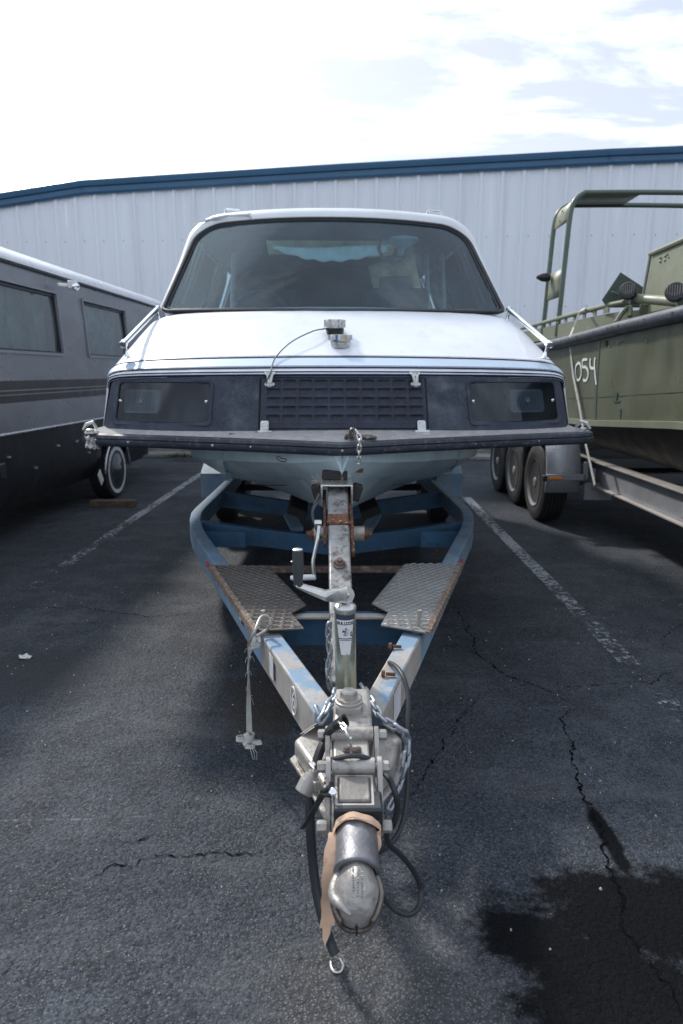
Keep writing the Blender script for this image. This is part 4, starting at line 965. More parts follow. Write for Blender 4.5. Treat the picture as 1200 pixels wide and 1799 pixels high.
# dark lining a little inside the shell
b = MB(); rl = [[(BM @ ((BM.inverted() @ p_ - V((0, 0, 2.1)))*1.0)) for p_ in r_] for r_ in rings]
rl = []
for r_ in rings[3:]:
    o_ = []
    for p_ in r_:
        l = BM.inverted() @ p_; l.x *= .972; l.z = 2.1+(l.z-2.1)*.93; o_.append(BM @ l)
    rl.append(o_)
b.add([p_ for r_ in rl for p_ in r_], [(j*K+i, j*K+(i+1) % K, (j+1)*K+(i+1) % K, (j+1)*K+i) for j in range(len(rl)-1) for i in range(K) if not is_win(i, j+3)]+[tuple(range((len(rl)-1)*K, len(rl)*K))])
b.build('cabin_lining', 'lining', boat, angle=60)
b = MB(); b.add([B(-1.06, 1.30, 1.846), B(1.06, 1.30, 1.846), B(1.06, 1.62, 1.85), B(-1.06, 1.62, 1.85), B(-1.06, 1.62, 1.2), B(1.06, 1.62, 1.2)], [(0, 1, 2, 3), (3, 2, 5, 4)]); b.grid(lambda u, v: B((u*2-1)*1.05, 1.19+.19*abs(u*2-1)**2.4+.14*v, 1.846), 16, 1)
b.build('dashboard', 'interior_light', boat, smooth=False)
b = MB(); b.grid(lambda u, v: B(-.47+.93*u, 2.02+.25*v*v, 2.395-.055*v-.012*math.sin(math.pi*u)*v+.008*math.sin(13*u)*v), 24, 6); b.build('torn_headliner', 'cream', boat, solid=.01)
b = MB(); b.grid(lambda u, v: B(-.42+.82*u, 1.98+.02*v, 2.350-.010*math.sin(5*u)-(.095*math.sin(math.pi*(.05+.8*u)))*v+.006*math.sin(40*u)*v), 40, 4); b.build('hanging_liner', 'liner', boat, solid=.006)
b = MB(); b.lathe(B(.50, 1.95, 2.42), (0, .1, -1), [(0, .03), (.01, .11), (.03, .12), (.045, .10), (.075, .05), (.08, .035), (.13, .033), (.135, .01)], 24); b.build('dome_lamp', 'interior_light', boat)
b = MB(); b.tube(smooth_path([B(.36, 1.95, 2.42), B(.33, 1.93, 2.32), B(.40, 1.93, 2.24), B(.50, 1.93, 2.26), B(.53, 1.94, 2.36)], 6), .012, 8); b.build('lamp_wiring', 'black_rubber', boat)
for x in (-.5, .5):
    b = MB(); b.box(B(x, 2.35, 1.78), (.50, .14, .66), Matrix.Rotation(R(-8), 3, 'X')); b.box(B(x, 2.10, 1.5), (.50, .5, .14)); b.box(B(x, 2.36, 2.14), (.26, .10, .12)); b.build('seat', 'interior', boat, bevel=.03, seg=3)
b = MB(); b.tube([B(-.50+.18*math.cos(a*math.pi/12), 1.72+.05*math.sin(a*math.pi/12), 1.86+.16*math.sin(a*math.pi/12)) for a in range(24)], .011, 8, closed=True); b.cyl(B(-.5, 1.72, 1.86), B(-.5, 1.6, 1.8), .03, 10); b.build('steering_wheel', 'black_plastic', boat)
for x in (-.80, .80, .93):
    b = MB(); b.tube([B(x, 2.6, 1.8), B(x*.96, 2.6, 2.4)], .02, 8); b.build('cabin_post', 'interior_light', boat)
b = MB(); b.grid(lambda u, v: B(.30+.36*u+.12*v, 2.55, 1.80+.5*(1-v)+.1*u), 6, 8); b.build('hanging_cover', 'cream', boat, solid=.01)
# roof fittings
for x in (-.70, .73):
    y0 = 2.02; zt = 2.565
    b = MB(); q = [B(x-.055, y0, zt-.015), B(x-.052, y0, zt+.028), B(x-.042, y0, zt+.036), B(x+.042, y0, zt+.030), B(x+.052, y0, zt+.020), B(x+.055, y0, zt-.03)]
    b.tube(q, .0065, 8); b.lathe(q[0]+V((0, 0, -.005)), (0, 0, 1), [(0, .02), (.008, .018), (.03, .008)], 12); b.lathe(q[-1]+V((0, 0, -.01)), (0, 0, 1), [(0, .02), (.008, .018), (.03, .008)], 12)
    b.build('roof_handle', 'chrome', boat)
b = MB(); qa = WY(446, 386, 4.96); qb = WY(438, 377, 4.98); qc = WY(400, 379, 5.0); qd = WY(372, 384, 5.03); qe = WY(349, 391, 5.06)
b.tube([qb, qc], .008, 8); b.tube([qb+V((0, 0, .004)), qa], [.012, .009], 8); b.box((qd+qe)/2+V((0, 0, .0)), ((qe-qc).length*.95, .02, .010), Matrix.Rotation(math.atan2(qd.z-qe.z, qd.x-qe.x), 3, 'Y').inverted())
b.cyl(qc, qd, .010, 8); b.build('wiper', 'white_plastic', boat)
# scrawl on the hull
def hull_hit(px, py, off=.004):
    d = _ray(px, py); o0 = V((0, 0, H)); inv = BM.inverted(); lo = inv @ o0; ld = inv.to_3x3() @ d; ld.normalize()
    dg = bpy.context.evaluated_depsgraph_get(); ok, loc, nrm, _ = hull.evaluated_get(dg).ray_cast(lo, ld)
    return (BM @ loc)-d*off*.5 if ok else WY(px, py, 3.8)
for pts in ([(396, 794), (397, 812), (401, 828), (403, 843)], [(806, 792), (802, 808), (792, 822), (783, 832)]):
    b = MB(); b.ribbon([hull_hit(*q) for q in pts], (1, 0, 0), .035, .002); b.build('faded_band', 'hull_light', boat, smooth=False)
b = MB(); b.tube([hull_hit(*q) for q in [(488, 802), (486, 804), (489, 808), (495, 811), (502, 811), (504, 808), (499, 806), (494, 805), (490, 802)]], .0022, 6); b.build('scrawl', 'black_rubber', boat)

# ------------------------------------------------------------------ the blue trailer under the boat
tr = empty('boat_trailer', (.03, 1.8, 0), R(2.0), 'chalky blue boat trailer with diamond plate steps, carrying the white cabin boat', 'trailer')
def cxl(Y): return .03-.035*(Y-1.8)
ZT = .52; RH = .125
def rail_path(sg):
    """outer top edge of the side rail"""
    if sg < 0: P = [WZ(552, 1252, ZT), WZ(459, 1116, ZT), WZ(345, 945, ZT), WZ(336, 928, ZT), WZ(333, 912, ZT), WZ(336, 900, ZT), WZ(343, 892, ZT), WZ(398, 842, ZT)]
    else: P = [WZ(673, 1250, ZT), WZ(741, 1114, ZT), WZ(822, 945, ZT), WZ(830, 928, ZT), WZ(833, 912, ZT), WZ(830, 900, ZT), WZ(824, 892, ZT), WZ(768, 842, ZT)]
    e = P[-1]; P.append(V((cxl(8.6)+sg*.93, 8.6, ZT))); return P
RP = {}
for sg in (-1, 1):
    P = rail_path(sg); RP[sg] = P
    b = MB(); W_ = .072; sec = [(0, 0), (W_, 0), (W_, -RH), (0, -RH)]
    vs = []
    for i, p in enumerate(P):
        t1 = (P[min(i+1, len(P)-1)]-p); t0 = (p-P[max(i-1, 0)]); 
        t1 = t1.normalized() if t1.length else t0.normalized(); t0 = t0.normalized() if t0.length else t1
        n_ = V((t0.y+t1.y, -(t0.x+t1.x), 0)).normalized()*(-sg)      # inward
        if n_.x*sg > 0: n_ = -n_
        k = 1/max(.6, math.sqrt((1+t0.dot(t1))/2))
        vs += [p+n_*d*k+V((0, 0, h_)) for d, h_ in sec]
    L_ = len(P); b.mi = []
    fs = [(i*4+j, i*4+(j+1) % 4, (i+1)*4+(j+1) % 4, (i+1)*4+j) for i in range(L_-1) for j in range(4)]+[(0, 1, 2, 3), tuple(range((L_-1)*4, L_*4))]
    b.add(vs, fs)
    for i in range(len(fs)): b.mi[i] = (2 if i == 0 else 1) if i < 4 else 0
    b.build('side_rail', ['frame', 'frame_bare', 'frame_top'], tr, bevel=.006)
def xbar(name, px0, px1, y, z, h_, dpt, m, dip=0.0, y2=None, k=1):
    """cross member between two pixel columns; the top edge dips in the middle"""
    a = WZ(px0, y, z); c = WZ(px1, y if y2 is None else y2, z); mid = (a+c)/2+V((0, -.04*dip/.1 if dip else 0, -dip))
    b = MB(); pts = [a, mid, c] if dip else [a, c]; vs = []
    for p in pts: vs += [p, p+V((0, dpt, 0)), p+V((0, dpt, -h_)), p+V((0, 0, -h_))]
    L_ = len(pts); b.add(vs, [(i*4+j, i*4+(j+1) % 4, (i+1)*4+(j+1) % 4, (i+1)*4+j) for i in range(L_-1) for j in range(4)]+[(0, 1, 2, 3), tuple(range((L_-1)*4, L_*4))])
    return b.build(name, m, tr, bevel=.004, smooth=False)
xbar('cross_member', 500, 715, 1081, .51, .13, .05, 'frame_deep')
b = MB(); a = WZ(490, 1081, .512); c = WZ(725, 1081, .512); b.box((a+c)/2+V((0, -.012, 0)), ((c-a).length, .045, .008)); b.build('flange', 'frame_bare', tr, smooth=False)
xbar('cross_member', 470, 712, 996, .45, .035, .03, 'rusty_bar')
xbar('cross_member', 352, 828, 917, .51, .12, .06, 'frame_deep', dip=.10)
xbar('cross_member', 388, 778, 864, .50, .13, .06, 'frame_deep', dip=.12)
for sg, x0, x1 in ((-1, 354, 432), (1, 739, 824)):
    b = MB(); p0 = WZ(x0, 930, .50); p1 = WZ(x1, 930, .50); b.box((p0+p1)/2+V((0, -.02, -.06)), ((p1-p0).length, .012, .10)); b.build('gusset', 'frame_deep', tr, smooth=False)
    x = 515 if sg < 0 else 653
    b = MB(); p0 = WZ(x-2*sg, 934, .42); p1 = WZ(x+2*sg, 905, .46); b.box((p0+p1)/2+V((0, .03, 0)), (.085, .24, .03), Matrix.Rotation(R(-sg*18), 3, 'Z')@Matrix.Rotation(R(14), 3, 'X')); b.build('bunk_strut', 'frame', tr, smooth=False, bevel=.003)
    b = MB(); c_ = WZ(516 if sg < 0 else 643, 896, .56); b.box(c_+V((0, .75, .0)), (.13, 1.7, .06), Matrix.Rotation(R(2), 3, 'Z')@Matrix.Rotation(R(-sg*22), 3, 'Y')); b.build('bunk', 'bunk', tr, bevel=.01)
    # fender and wheel pair further back
    xf = -.09+sg*1.07
    b = MB(); fpp = [(6.12, .36), (6.12, .575), (6.42, .70), (6.6, .74), (8.0, .74), (8.35, .6)]
    b.add([V((xf+q_*.115, y_, z_)) for y_, z_ in fpp for q_ in (-1, 1)], [(2*i, 2*i+1, 2*i+3, 2*i+2) for i in range(5)])
    b.add([V((xf+sg*.112, 6.12, .36)), V((xf+sg*.112, 6.12, .57)), V((xf+sg*.112, 6.42, .69)), V((xf+sg*.112, 6.42, .36))], [(0, 1, 2, 3)]); b.add([V((xf-sg*.112, 6.12, .36)), V((xf-sg*.112, 6.12, .57)), V((xf-sg*.112, 6.42, .69)), V((xf-sg*.112, 6.42, .36))], [(0, 1, 2, 3)])
    b.build('fender', 'frame', tr, smooth=False, solid=.008)
    for Y in (6.85, 7.7): wheel(tr, (xf, Y, .33), (sg, 0, 0), .33, .20, style='rim')
b = MB(); b.box((cxl(6.85), 6.85, .33), (1.9, .06, .06)); b.box((cxl(7.7), 7.7, .33), (1.9, .06, .06)); b.build('axle', 'dark', tr, smooth=False)

# step plates
def step(poly_px, m, shift, name='step_plate'):
    z = .542; P = [WZ(px, py, z) for px, py in poly_px]; b = MB(); b.prism(P, (0, 0, -.005))
    pl = b.build(name, m, tr, smooth=False)
    xs_ = [p.x for p in P]; ys_ = [p.y for p in P]; b = MB(); ix = 0; y = min(ys_)+.012
    def inside(x, y_):
        c = False
        for i in range(len(P)):
            a, d = P[i], P[i-1]
            if (a.y > y_) != (d.y > y_) and x < (d.x-a.x)*(y_-a.y)/(d.y-a.y)+a.x: c = not c
        return c
    row = 0
    while y < max(ys_):
        x = min(xs_)+(.021 if row % 2 else 0)
        while x < max(xs_):
            if inside(x-.013, y) and inside(x+.013, y) and inside(x, y-.008) and inside(x, y+.008):
                ang = R(58 if (row+ix) % 2 else -58)+R(0)
                ang = R(90-35) if row % 2 else R(90+35)
                ang = R(25) if row % 2 else R(-25)
                ca, sa = math.cos(ang), math.sin(ang)
                def q(u, v_, h_): return V((x+u*ca-v_*sa, y+u*sa+v_*ca, z+h_))
                b.add([q(-.0175, 0, .0004), q(0, -.006, .0004), q(.0175, 0, .0004), q(0, .006, .0004), q(-.009, 0, .0048), q(.009, 0, .0048)],
                      [(0, 1, 5, 4), (1, 2, 5), (2, 3, 4, 5), (3, 0, 4)])
            x += .042; ix += 1
        y += .021; row += 1
    t_ = b.build('raised_tread', m+'_worn', pl, smooth=False); t_['kind'] = 'stuff'
    return P, pl
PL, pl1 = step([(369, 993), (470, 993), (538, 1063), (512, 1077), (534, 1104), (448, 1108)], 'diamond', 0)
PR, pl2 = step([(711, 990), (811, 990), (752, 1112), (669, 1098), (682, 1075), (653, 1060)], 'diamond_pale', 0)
for P, i, j, pl in ((PL, 5, 0, pl1), (PR, 1, 2, pl2)):
    a, c = P[i], P[j]; b = MB(); rnd = random.Random(i); m_ = 60; n_ = V(((c-a).y, -(c-a).x, 0)).normalized(); n_ = n_ if n_.x*(1 if P is PR else -1) > 0 else -n_
    vs = []
    for k in range(m_+1):
        p = a.lerp(c, k/m_); j_ = rnd.uniform(0, .004); vs += [p+V((0, 0, .004+j_))-n_*(.012+j_), p+n_*(.004+j_)+V((0, 0, .002)), p+n_*(.006+rnd.uniform(0, .004))+V((0, 0, -.022-rnd.uniform(0, .006)))]
    b.add(vs, [(3*k+q, 3*k+q+1, 3*k+q+4, 3*k+q+3) for k in range(m_) for q in (0, 1)]); b.build('crusted_edge', 'diamond_edge', pl)
# pins on the rails
for px, py, tp_ in ((466, 1112, (462, 1075)), (733, 1110, (737, 1075))):
    base = WZ(px, py, ZT); top = WY(tp_[0], tp_[1], base.y); b = MB()
    b.tube([base, top], [.008, .0075], 10); b.tube([top+V((.0, 0, -.012)), top+V((0, 0, .006))], .009, 10)
    b.hexbolt(base, (0, 0, 1), .014, .004); b.build('pin', 'galv', tr)
for px, py in ((359, 996), (817, 992)):
    d = WZ(px, py, .46); sg = -1 if px < 600 else 1; b = MB(); P = RP[sg]; t = (P[2]-P[1]).normalized(); n_ = V((t.y, -t.x, 0)); n_ = n_ if n_.x*sg > 0 else -n_
    # put it on the outer face of the rail
    k = (d.y-P[1].y)/(P[2].y-P[1].y); c_ = P[1].lerp(P[2], k); c_.z = .475
    b.box(c_+n_*.006, (.012, .045, .022), Matrix.Rotation(math.atan2(-t.x, t.y), 3, 'Z')); b.build('side_reflector', 'red', tr, bevel=.003)
def on_rail(sg, Y, z, off=.002):
    P = RP[sg]; t = (P[1]-P[0]).normalized()
    i = 0
    while i < len(P)-2 and P[i+1].y < Y: i += 1
    k = (Y-P[i].y)/(P[i+1].y-P[i].y); c_ = P[i].lerp(P[i+1], k); t = (P[i+1]-P[i]).normalized(); n_ = V((t.y, -t.x, 0)); n_ = n_ if n_.x*sg > 0 else -n_
    c_.z = z; return c_+n_*off, t, n_
def rail_sheet(sg, Y, z, w_, h_, m, name, off=.002):
    c_, t, n_ = on_rail(sg, Y, z, off); b = MB(); b.add([c_-t*w_/2-V((0, 0, h_/2)), c_+t*w_/2-V((0, 0, h_/2)), c_+t*w_/2+V((0, 0, h_/2)), c_-t*w_/2+V((0, 0, h_/2)), ], [(0, 1, 2, 3)])
    return b.build(name, m, tr, smooth=False, solid=.0012)
rail_sheet(-1, 2.24, .46, .052, .085, 'sticker', 'sticker'); rail_sheet(-1, 2.215, .455, .045, .06, 'dark', 'sticker_residue', .0012)
rail_sheet(-1, 2.70, .475, .10, .05, 'sticker', 'sticker'); rail_sheet(-1, 2.68, .462, .05, .03, 'dark', 'sticker_residue', .004)
rail_sheet(1, 1.98, .455, .10, .10, 'sticker', 'sticker')
rail_sheet(1, 2.70, .47, .07, .04, 'dark', 'sticker_residue', .0015)
c_, t, n_ = on_rail(-1, 1.98, .462, .003)
fr_ = Matrix((-t, V((0, 0, 1)), -n_.cross(V((0,0,1))).cross(V((0,0,1))))).transposed()
Z_ = n_; X_ = V((0, 0, 1)).cross(Z_).normalized(); Rm = Matrix((X_, V((0, 0, 1)), Z_)).transposed().to_4x4()
text_mesh('painted_number', '6', .085, Matrix.Translation(c_) @ Rm, 'sticker', tr, .0006)
b = MB(); b.tube([c_+(X_*math.cos(a*math.pi/12)*.030+V((0, 0, 1))*math.sin(a*math.pi/12)*.046) for a in range(24)], .0025, 5, closed=True); b.build('painted_ring', 'sticker', tr)
for px, py in ((700, 1183), (712, 1134)):                            # bolts on the right rail top
    q = WZ(px-22, py+6, ZT); b = MB(); b.tube([q+V((.03, 0, .008)), q+V((0, 0, .010))], .006, 8); b.hexbolt(q+V((-.004, 0, .010)), (-1, .2, 0), .012, .01, False); b.build('bolt', 'rust', tr)

# winch post
pt_top = WY(592, 868, 3.18); pt_bot = V((.006, 2.15, .41)); pd = (pt_bot-pt_top); pjoin = pt_top+pd*((3.18-2.92)/(3.18-2.12))
def beam(name, a, c, w_, h_, m, parent, bev=.008, up=(0, 0, 1)):
    t = (c-a).normalized(); x = t.cross(V(up)).normalized(); z = x.cross(t); Rm = Matrix((x, t, z)).transposed(); b = MB(); b.box((a+c)/2, (w_, (c-a).length, h_), Rm); return b.build(name, m, parent, bevel=bev), x, t, z
post = empty('winch_post', (0, 0, 0), 0, parent=tr)
beam('upper_tube', pt_top+V((0, .1, .04)), pjoin, .092, .09, 'post', post)
o, px_, pt_, pz_ = beam('lower_tube', pjoin+pd.normalized()*.005+V((.002, 0, 0)), pt_bot, .090, .090, 'post', post)
b = MB(); rnd = random.Random(9)
b.box(pjoin-pd.normalized()*.035+pz_*(.0), (.0945, .075, .0925), Matrix((px_, pt_, pz_)).transposed())
b.build('rust_patch', 'rust', post, bevel=.008)
b = MB()
for k in range(9): c_ = pjoin+px_*(-.045+.0112*k)-pt_*rnd.uniform(-.004, .012)+pz_*.048; b.lathe(c_, pz_, [(-.004, .010), (.002, .008), (.005, .003)], 7)
b.build('weld_bead', 'rust', post)
for dd_, m_ in ((.30, 'rust'),):
    c_ = pjoin+pd.normalized()*.27+pz_*.049; b = MB(); b.hexbolt(c_, pz_, .021, .014); b.lathe(c_, pz_, [(.014, .012), (.026, .011)], 10); b.build('bolt', 'rusty_bar', post)
b = MB(); s_ = pt_top+V((-.052, 0, -.02)); b.box(pt_top.lerp(pjoin, .55)+px_*(-.062)*1.0+pz_*(-.02), (.016, .52, .03), Matrix((px_, pt_, pz_)).transposed()); b.box(pt_top.lerp(pjoin, .55)+px_*(.058)+pz_*(-.02), (.012, .40, .03), Matrix((px_, pt_, pz_)).transposed()); b.build('side_strap', 'rust', post, bevel=.003)
# head: folded steel cap over the post and rubber bow stop
hc = pt_top+V((.0, -.02, .0)); xw = .066
b = MB(); b.box(hc+V((0, .03, .062)), (.150, .17, .010), Matrix.Rotation(R(8), 3, 'X')); 
for sg in (-1, 1): b.box(hc+V((sg*.070, .03, .012)), (.010, .16, .10), Matrix.Rotation(R(8), 3, 'X'))
b.build('head_bracket', 'galv_clean', post, bevel=.004)
b = MB(); b.box(hc+V((-.01, .055, .088)), (.12, .07, .040)); b.build('bow_stop_block', 'bunk', post, bevel=.006)
b = MB(); b.cyl(hc+V((.03, .11, .105)), hc+V((.125, .11, .10)), .011, 8); b.box(hc+V((.045, .10, .112)), (.03, .03, .02)); b.build('bow_pin', 'rust', post)
for sg in (-1, 1):
    b = MB(); b.box(hc+V((sg*.093, .08, .0)), (.045, .10, .075), Matrix.Rotation(R(sg*18), 3, 'Y')); b.build('bow_pad', 'bunk', post, bevel=.008)
b = MB(); rnd = random.Random(2)
for i in range(26): q = hc+V((-.085+rnd.uniform(-.02, .02), .05, .03+rnd.uniform(-.02, .03))); b.tube([q, q+V((rnd.uniform(-.03, .01), rnd.uniform(-.02, .02), rnd.uniform(-.02, .04)))], .0008, 3)
b.build('frayed_strands', 'cream', post)
# winch drum across the post
wc = WY(596, 941, 3.02); b = MB(); b.cyl(wc+V((-.115, .03, 0)), wc+V((.115, .03, 0)), .036, 18); dr = b.build('winch_drum', 'galv', post)
for sg in (-1, 1): b = MB(); b.lathe(wc+V((sg*.115, .03, 0)), (sg, 0, 0), [(0, .03), (.008, .032), (.010, .02), (.035, .014)], 6); b.build('nut', 'rust', dr)
b = MB(); b.tube(smooth_path([WY(561, 868, 3.05), WY(549, 900, 3.0), WY(556, 930, 2.96), WY(563, 945, 2.96)], 6), .006, 7); b.tube(smooth_path([WY(567, 872, 3.05), WY(551, 895, 3.0), WY(549, 915, 2.98)], 6), .004, 6); b.build('strap_webbing', 'grey_cable', post)
# crank
wh = [WY(561, 919, 2.88), WY(558, 945, 2.86), WY(552, 975, 2.84), WY(550, 990, 2.83), WY(553, 1018, 2.82)]
b = MB(); b.tube(smooth_path(wh, 4), .0085, 8); b.hexbolt(wh[0]+V((-.02, 0, 0)), (1, 0, 0), .016, .03, False); cr_ = b.build('winch_crank', 'galv_clean', post)
b = MB(); b.lathe(WY(554, 1014, 2.82), (-1, 0, -.03), [(0, .013), (.095, .0135), (.098, .010), (.106, .010), (.108, .005)], 14); b.build('crank_grip', 'white_plastic', cr_)

# tongue jack
jack = empty('tongue_jack', (0, 0, 0), 0, parent=tr)
JY = 2.03; jt = WY(606, 1064, JY); jb = V((jt.x+.006, JY, .30))
b = MB(); b.lathe(jb, jt-jb, [(0, .0335), ((jt-jb).length-.012, .0335)], 30); b.build('jack_tube', 'zinc_green', jack)
b = MB(); b.lathe(jt-V((0, 0, .014)), (0, 0, 1), [(0, .0345), (.002, .0355), (.012, .0355), (.016, .033), (.020, .024), (.022, .012), (.024, .001)], 30); b.build('jack_cap', 'galv_clean', jack)
cp = jt+V((.004, -.004, .036))
ax = V((.25, -1, .15)).normalized()
b = MB(); b.lathe(cp-ax*.0, ax, [(0, .026), (.003, .026)], 22); b.lathe(cp-ax*.024, ax, [(0, .026), (.003, .026)], 22); b.lathe(cp-ax*.022, ax, [(0, .012), (.022, .012)], 14)
b.lathe(cp+ax*.003, ax, [(0, .010), (.006, .009), (.009, .004)], 12); b.build('pivot_bracket', 'galv_clean', jack)
arm = [cp+ax*.004+V((.0, 0, .0)), WY(575, 1045, 1.985), WY(545, 1033, 1.975), WY(518, 1026, 1.965)]
b = MB(); hs_ = [.030, .022, .018, .011]; vs = []
ap = [cp+ax*.002+V((.004, 0, .002)), cp+ax*.004+V((-.022, 0, -.002)), WY(572, 1047, 1.99), WY(550, 1039, 1.985), WY(520, 1028, 1.975)]; hs_ = [.024, .023, .016, .0125, .007]
for p, h_ in zip(ap, hs_): vs += [p+V((0, -.006, -h_)), p+V((0, -.012, -h_*.2)), p+V((0, -.006, h_)), p+V((0, .014, h_)), p+V((0, .014, -h_))]
b.add(vs, [(i*5+j, i*5+(j+1) % 5, (i+1)*5+(j+1) % 5, (i+1)*5+j) for i in range(len(ap)-1) for j in range(5)]+[(0, 1, 2, 3, 4), tuple(range(20, 25))]); b.build('crank_arm', 'galv_clean', jack, bevel=.002)
g0 = WY(524, 1029, 1.98); g1 = WY(524, 967, 1.98); b = MB(); gl = (g1-g0).length
b.lathe(g0, (0, 0, 1), [(0, .0145), (gl*.2, .0145), (gl*.42, .0172), (gl*.5, .0178), (gl*.85, .0165), (gl, .0158), (gl+.002, .014)], 20); b.build('crank_handle', 'grip', jack)
b = MB(); b.lathe(g0+V((0, 0, gl+.001)), (0, 0, 1), [(0, .0155), (.003, .0155), (.005, .012), (.0055, .001)], 18); b.lathe(g0+V((-.0175, 0, gl*.68)), (-1, 0, 0), [(0, .003), (.004, .002)], 8); b.build('handle_end', 'galv_clean', jack)
# label wrapped on the tube
def tubep(a, z, r=.0341): return V((jb.x+(jt.x-jb.x)*(z-jb.z)/(jt.z-jb.z)+r*math.sin(a), JY-r*math.cos(a), z))
def lab(name, z0, z1, a0, a1, m, r=.0341, nu=14):
    b = MB(); b.grid(lambda u, v: (lambda z, w_: tubep((2*u-1)*w_, z, r))(z0+(z1-z0)*v, a0+(a1-a0)*v), nu, 4); return b.build(name, m, jack)
zt = jt.z; L1 = lab('label', zt-.150, zt-.024, .42, .92, 'sticker')
lab('label_band', zt-.036, zt-.020, .95, 1.0, 'ink', .0344); lab('label_band', zt-.098, zt-.095, .64, .66, 'ink', .0345); lab('label_band', zt-.103, zt-.101, .62, .63, 'ink', .0345)
for i, ch in enumerate('BULLDOG'):
    a = (i-3)*.225; p = tubep(a, zt-.047, .0344); Zn = V((math.sin(a), -math.cos(a), 0)); Xn = V((math.cos(a), math.sin(a), 0)); Rm = Matrix((Xn, V((0, 0, 1)), Zn)).transposed().to_4x4()
    text_mesh('letter', ch, .0135, Matrix.Translation(p) @ Rm, 'ink', L1, .0002, .0005)
b = MB(); rnd = random.Random(21)
for i in range(34):
    a = rnd.gauss(-.02, .16); z = zt-.074+rnd.gauss(0, .007)
    if abs(a) < .34 and abs(z-zt+.074) < .014: p = tubep(a, z, .0345); b.box(p, (rnd.uniform(.0012, .004), .0006, rnd.uniform(.001, .003)), Matrix.Rotation(a, 3, 'Z'))
for i in range(9): a = .56+rnd.uniform(-.05, .08); z = zt-.083+rnd.uniform(-.006, .008); b.box(tubep(a, z, .0345), (.003, .0006, .003), Matrix.Rotation(a, 3, 'Z'))
b.build('label_emblem', 'ink', L1, smooth=False)['kind'] = 'stuff'

# ------------------------------------------------------------------ hitch head
hh = empty('hitch_head', (0, 0, 0), 0, parent=tr)
# A-plate below: wide folded plate with bevelled front corners
zA = .475
pl = [WZ(516, 1299, zA), WZ(578, 1250, zA), WZ(660, 1248, zA), WZ(706, 1296, zA), WZ(690, 1340, zA), WZ(640, 1400, zA), WZ(578, 1398, zA), WZ(548, 1345, zA)]
b = MB(); b.prism(pl, (0, 0, -.055)); b.build('base_plate', 'galv', hh, bevel=.012, seg=3)
b = MB(); b.prism([q+V((0, 0, -.058)) + (V((-.012, 0, 0)) if q.x < 0 else V((.012, 0, 0))) for q in pl], (0, 0, -.010)); b.build('base_flange', 'galv', hh, bevel=.003)
for pp in ([(527, 1291, .478), (571, 1262, .53), (576, 1262, .478)], [(705, 1290, .478), (660, 1256, .53), (655, 1256, .478)]):
    P = [WZ(*q) for q in pp]; b = MB(); b.prism(P, (0, .006, 0)); b.build('gusset_plate', 'galv', hh, bevel=.002)
# channel block
zB = .56
blk = [WZ(583, 1292, zB), WZ(656, 1292, zB), WZ(650, 1208, zB), WZ(588, 1208, zB)]
b = MB(); b.prism(blk, (0, 0, -.09)); b.build('channel_block', 'galv', hh, bevel=.012, seg=3)
c_ = WZ(613, 1243, zB); b = MB(); b.box(c_+V((0, .0, .006)), (.075, .085, .04)); b.build('clamp_block', 'galv', hh, bevel=.012, seg=3)
bc = WZ(613, 1232, .585); b = MB(); b.lathe(bc, (0, 0, 1), [(0, .038), (.004, .038), (.006, .034), (.012, .033)], 24); b.build('washer', 'galv', hh)
b = MB(); b.lathe(bc+V((0, 0, .012)), (0, 0, 1), [(0, .024), (.017, .024), (.020, .021)], 6); b.lathe(bc+V((0, 0, .030)), (0, 0, 1), [(0, .019), (.003, .018), (.004, .001)], 18); b.build('big_bolt', 'galv', hh)
# two transverse pivots with lug plates and bolts
def pivot(y_px, z, x0, x1, r, xb0, xb1, name='pivot_tube'):
    a = WZ(x0, y_px, z); c = WZ(x1, y_px, z); b = MB(); b.cyl(a, c, r, 22); p = b.build(name, 'galv', hh)
    for q, s_ in ((WZ(xb0, y_px+1, z), -1), (WZ(xb1, y_px+1, z), 1)):
        b = MB(); b.lathe(q, (s_, 0, 0), [(0, .012), (.006, .014), (.020, .014), (.023, .011)], 6); b.lathe(q-V((s_*.012, 0, 0)), (s_, 0, 0), [(0, .010), (.014, .010)], 12); b.build('pivot_bolt', 'galv', p)
    return a, c
pivot(1290, .555, 582, 655, .020, 574, 664)
pivot(1346, .55, 583, 658, .020, 574, 668)
def lug(x, ya, za, yb_, zb, w_, m='galv', th=.012):
    a = WZ(x, ya, za); c = WZ(x, yb_, zb); c.x = a.x; t = (c-a).normalized(); X = V((1, 0, 0)); N_ = X.cross(t)
    h_ = w_/2; pts = []
    for k in range(9): an = math.pi*k/8; pts.append(a - t*math.sin(an)*h_ + N_*math.cos(an)*h_)
    for k in range(9): an = math.pi*k/8; pts.append(c + t*math.sin(an)*h_ - N_*math.cos(an)*h_)
    b = MB(); b.prism([p-X*th/2 for p in pts], X*th); return b.build('lug_plate', m, hh, bevel=.002)
lug(576, 1290, .555, 1345, .50, .042); lug(661, 1290, .555, 1345, .50, .042)
lug(577, 1346, .555, 1450, .44, .046); lug(667, 1346, .555, 1450, .44, .046)
# lower bolt pair
for x, s_ in ((574, -1), (671, 1)):
    q = WZ(x, 1452, .46); b = MB(); b.lathe(q, (s_, 0, 0), [(0, .012), (.006, .014), (.020, .014), (.023, .011)], 6); b.build('pivot_bolt', 'galv', hh)
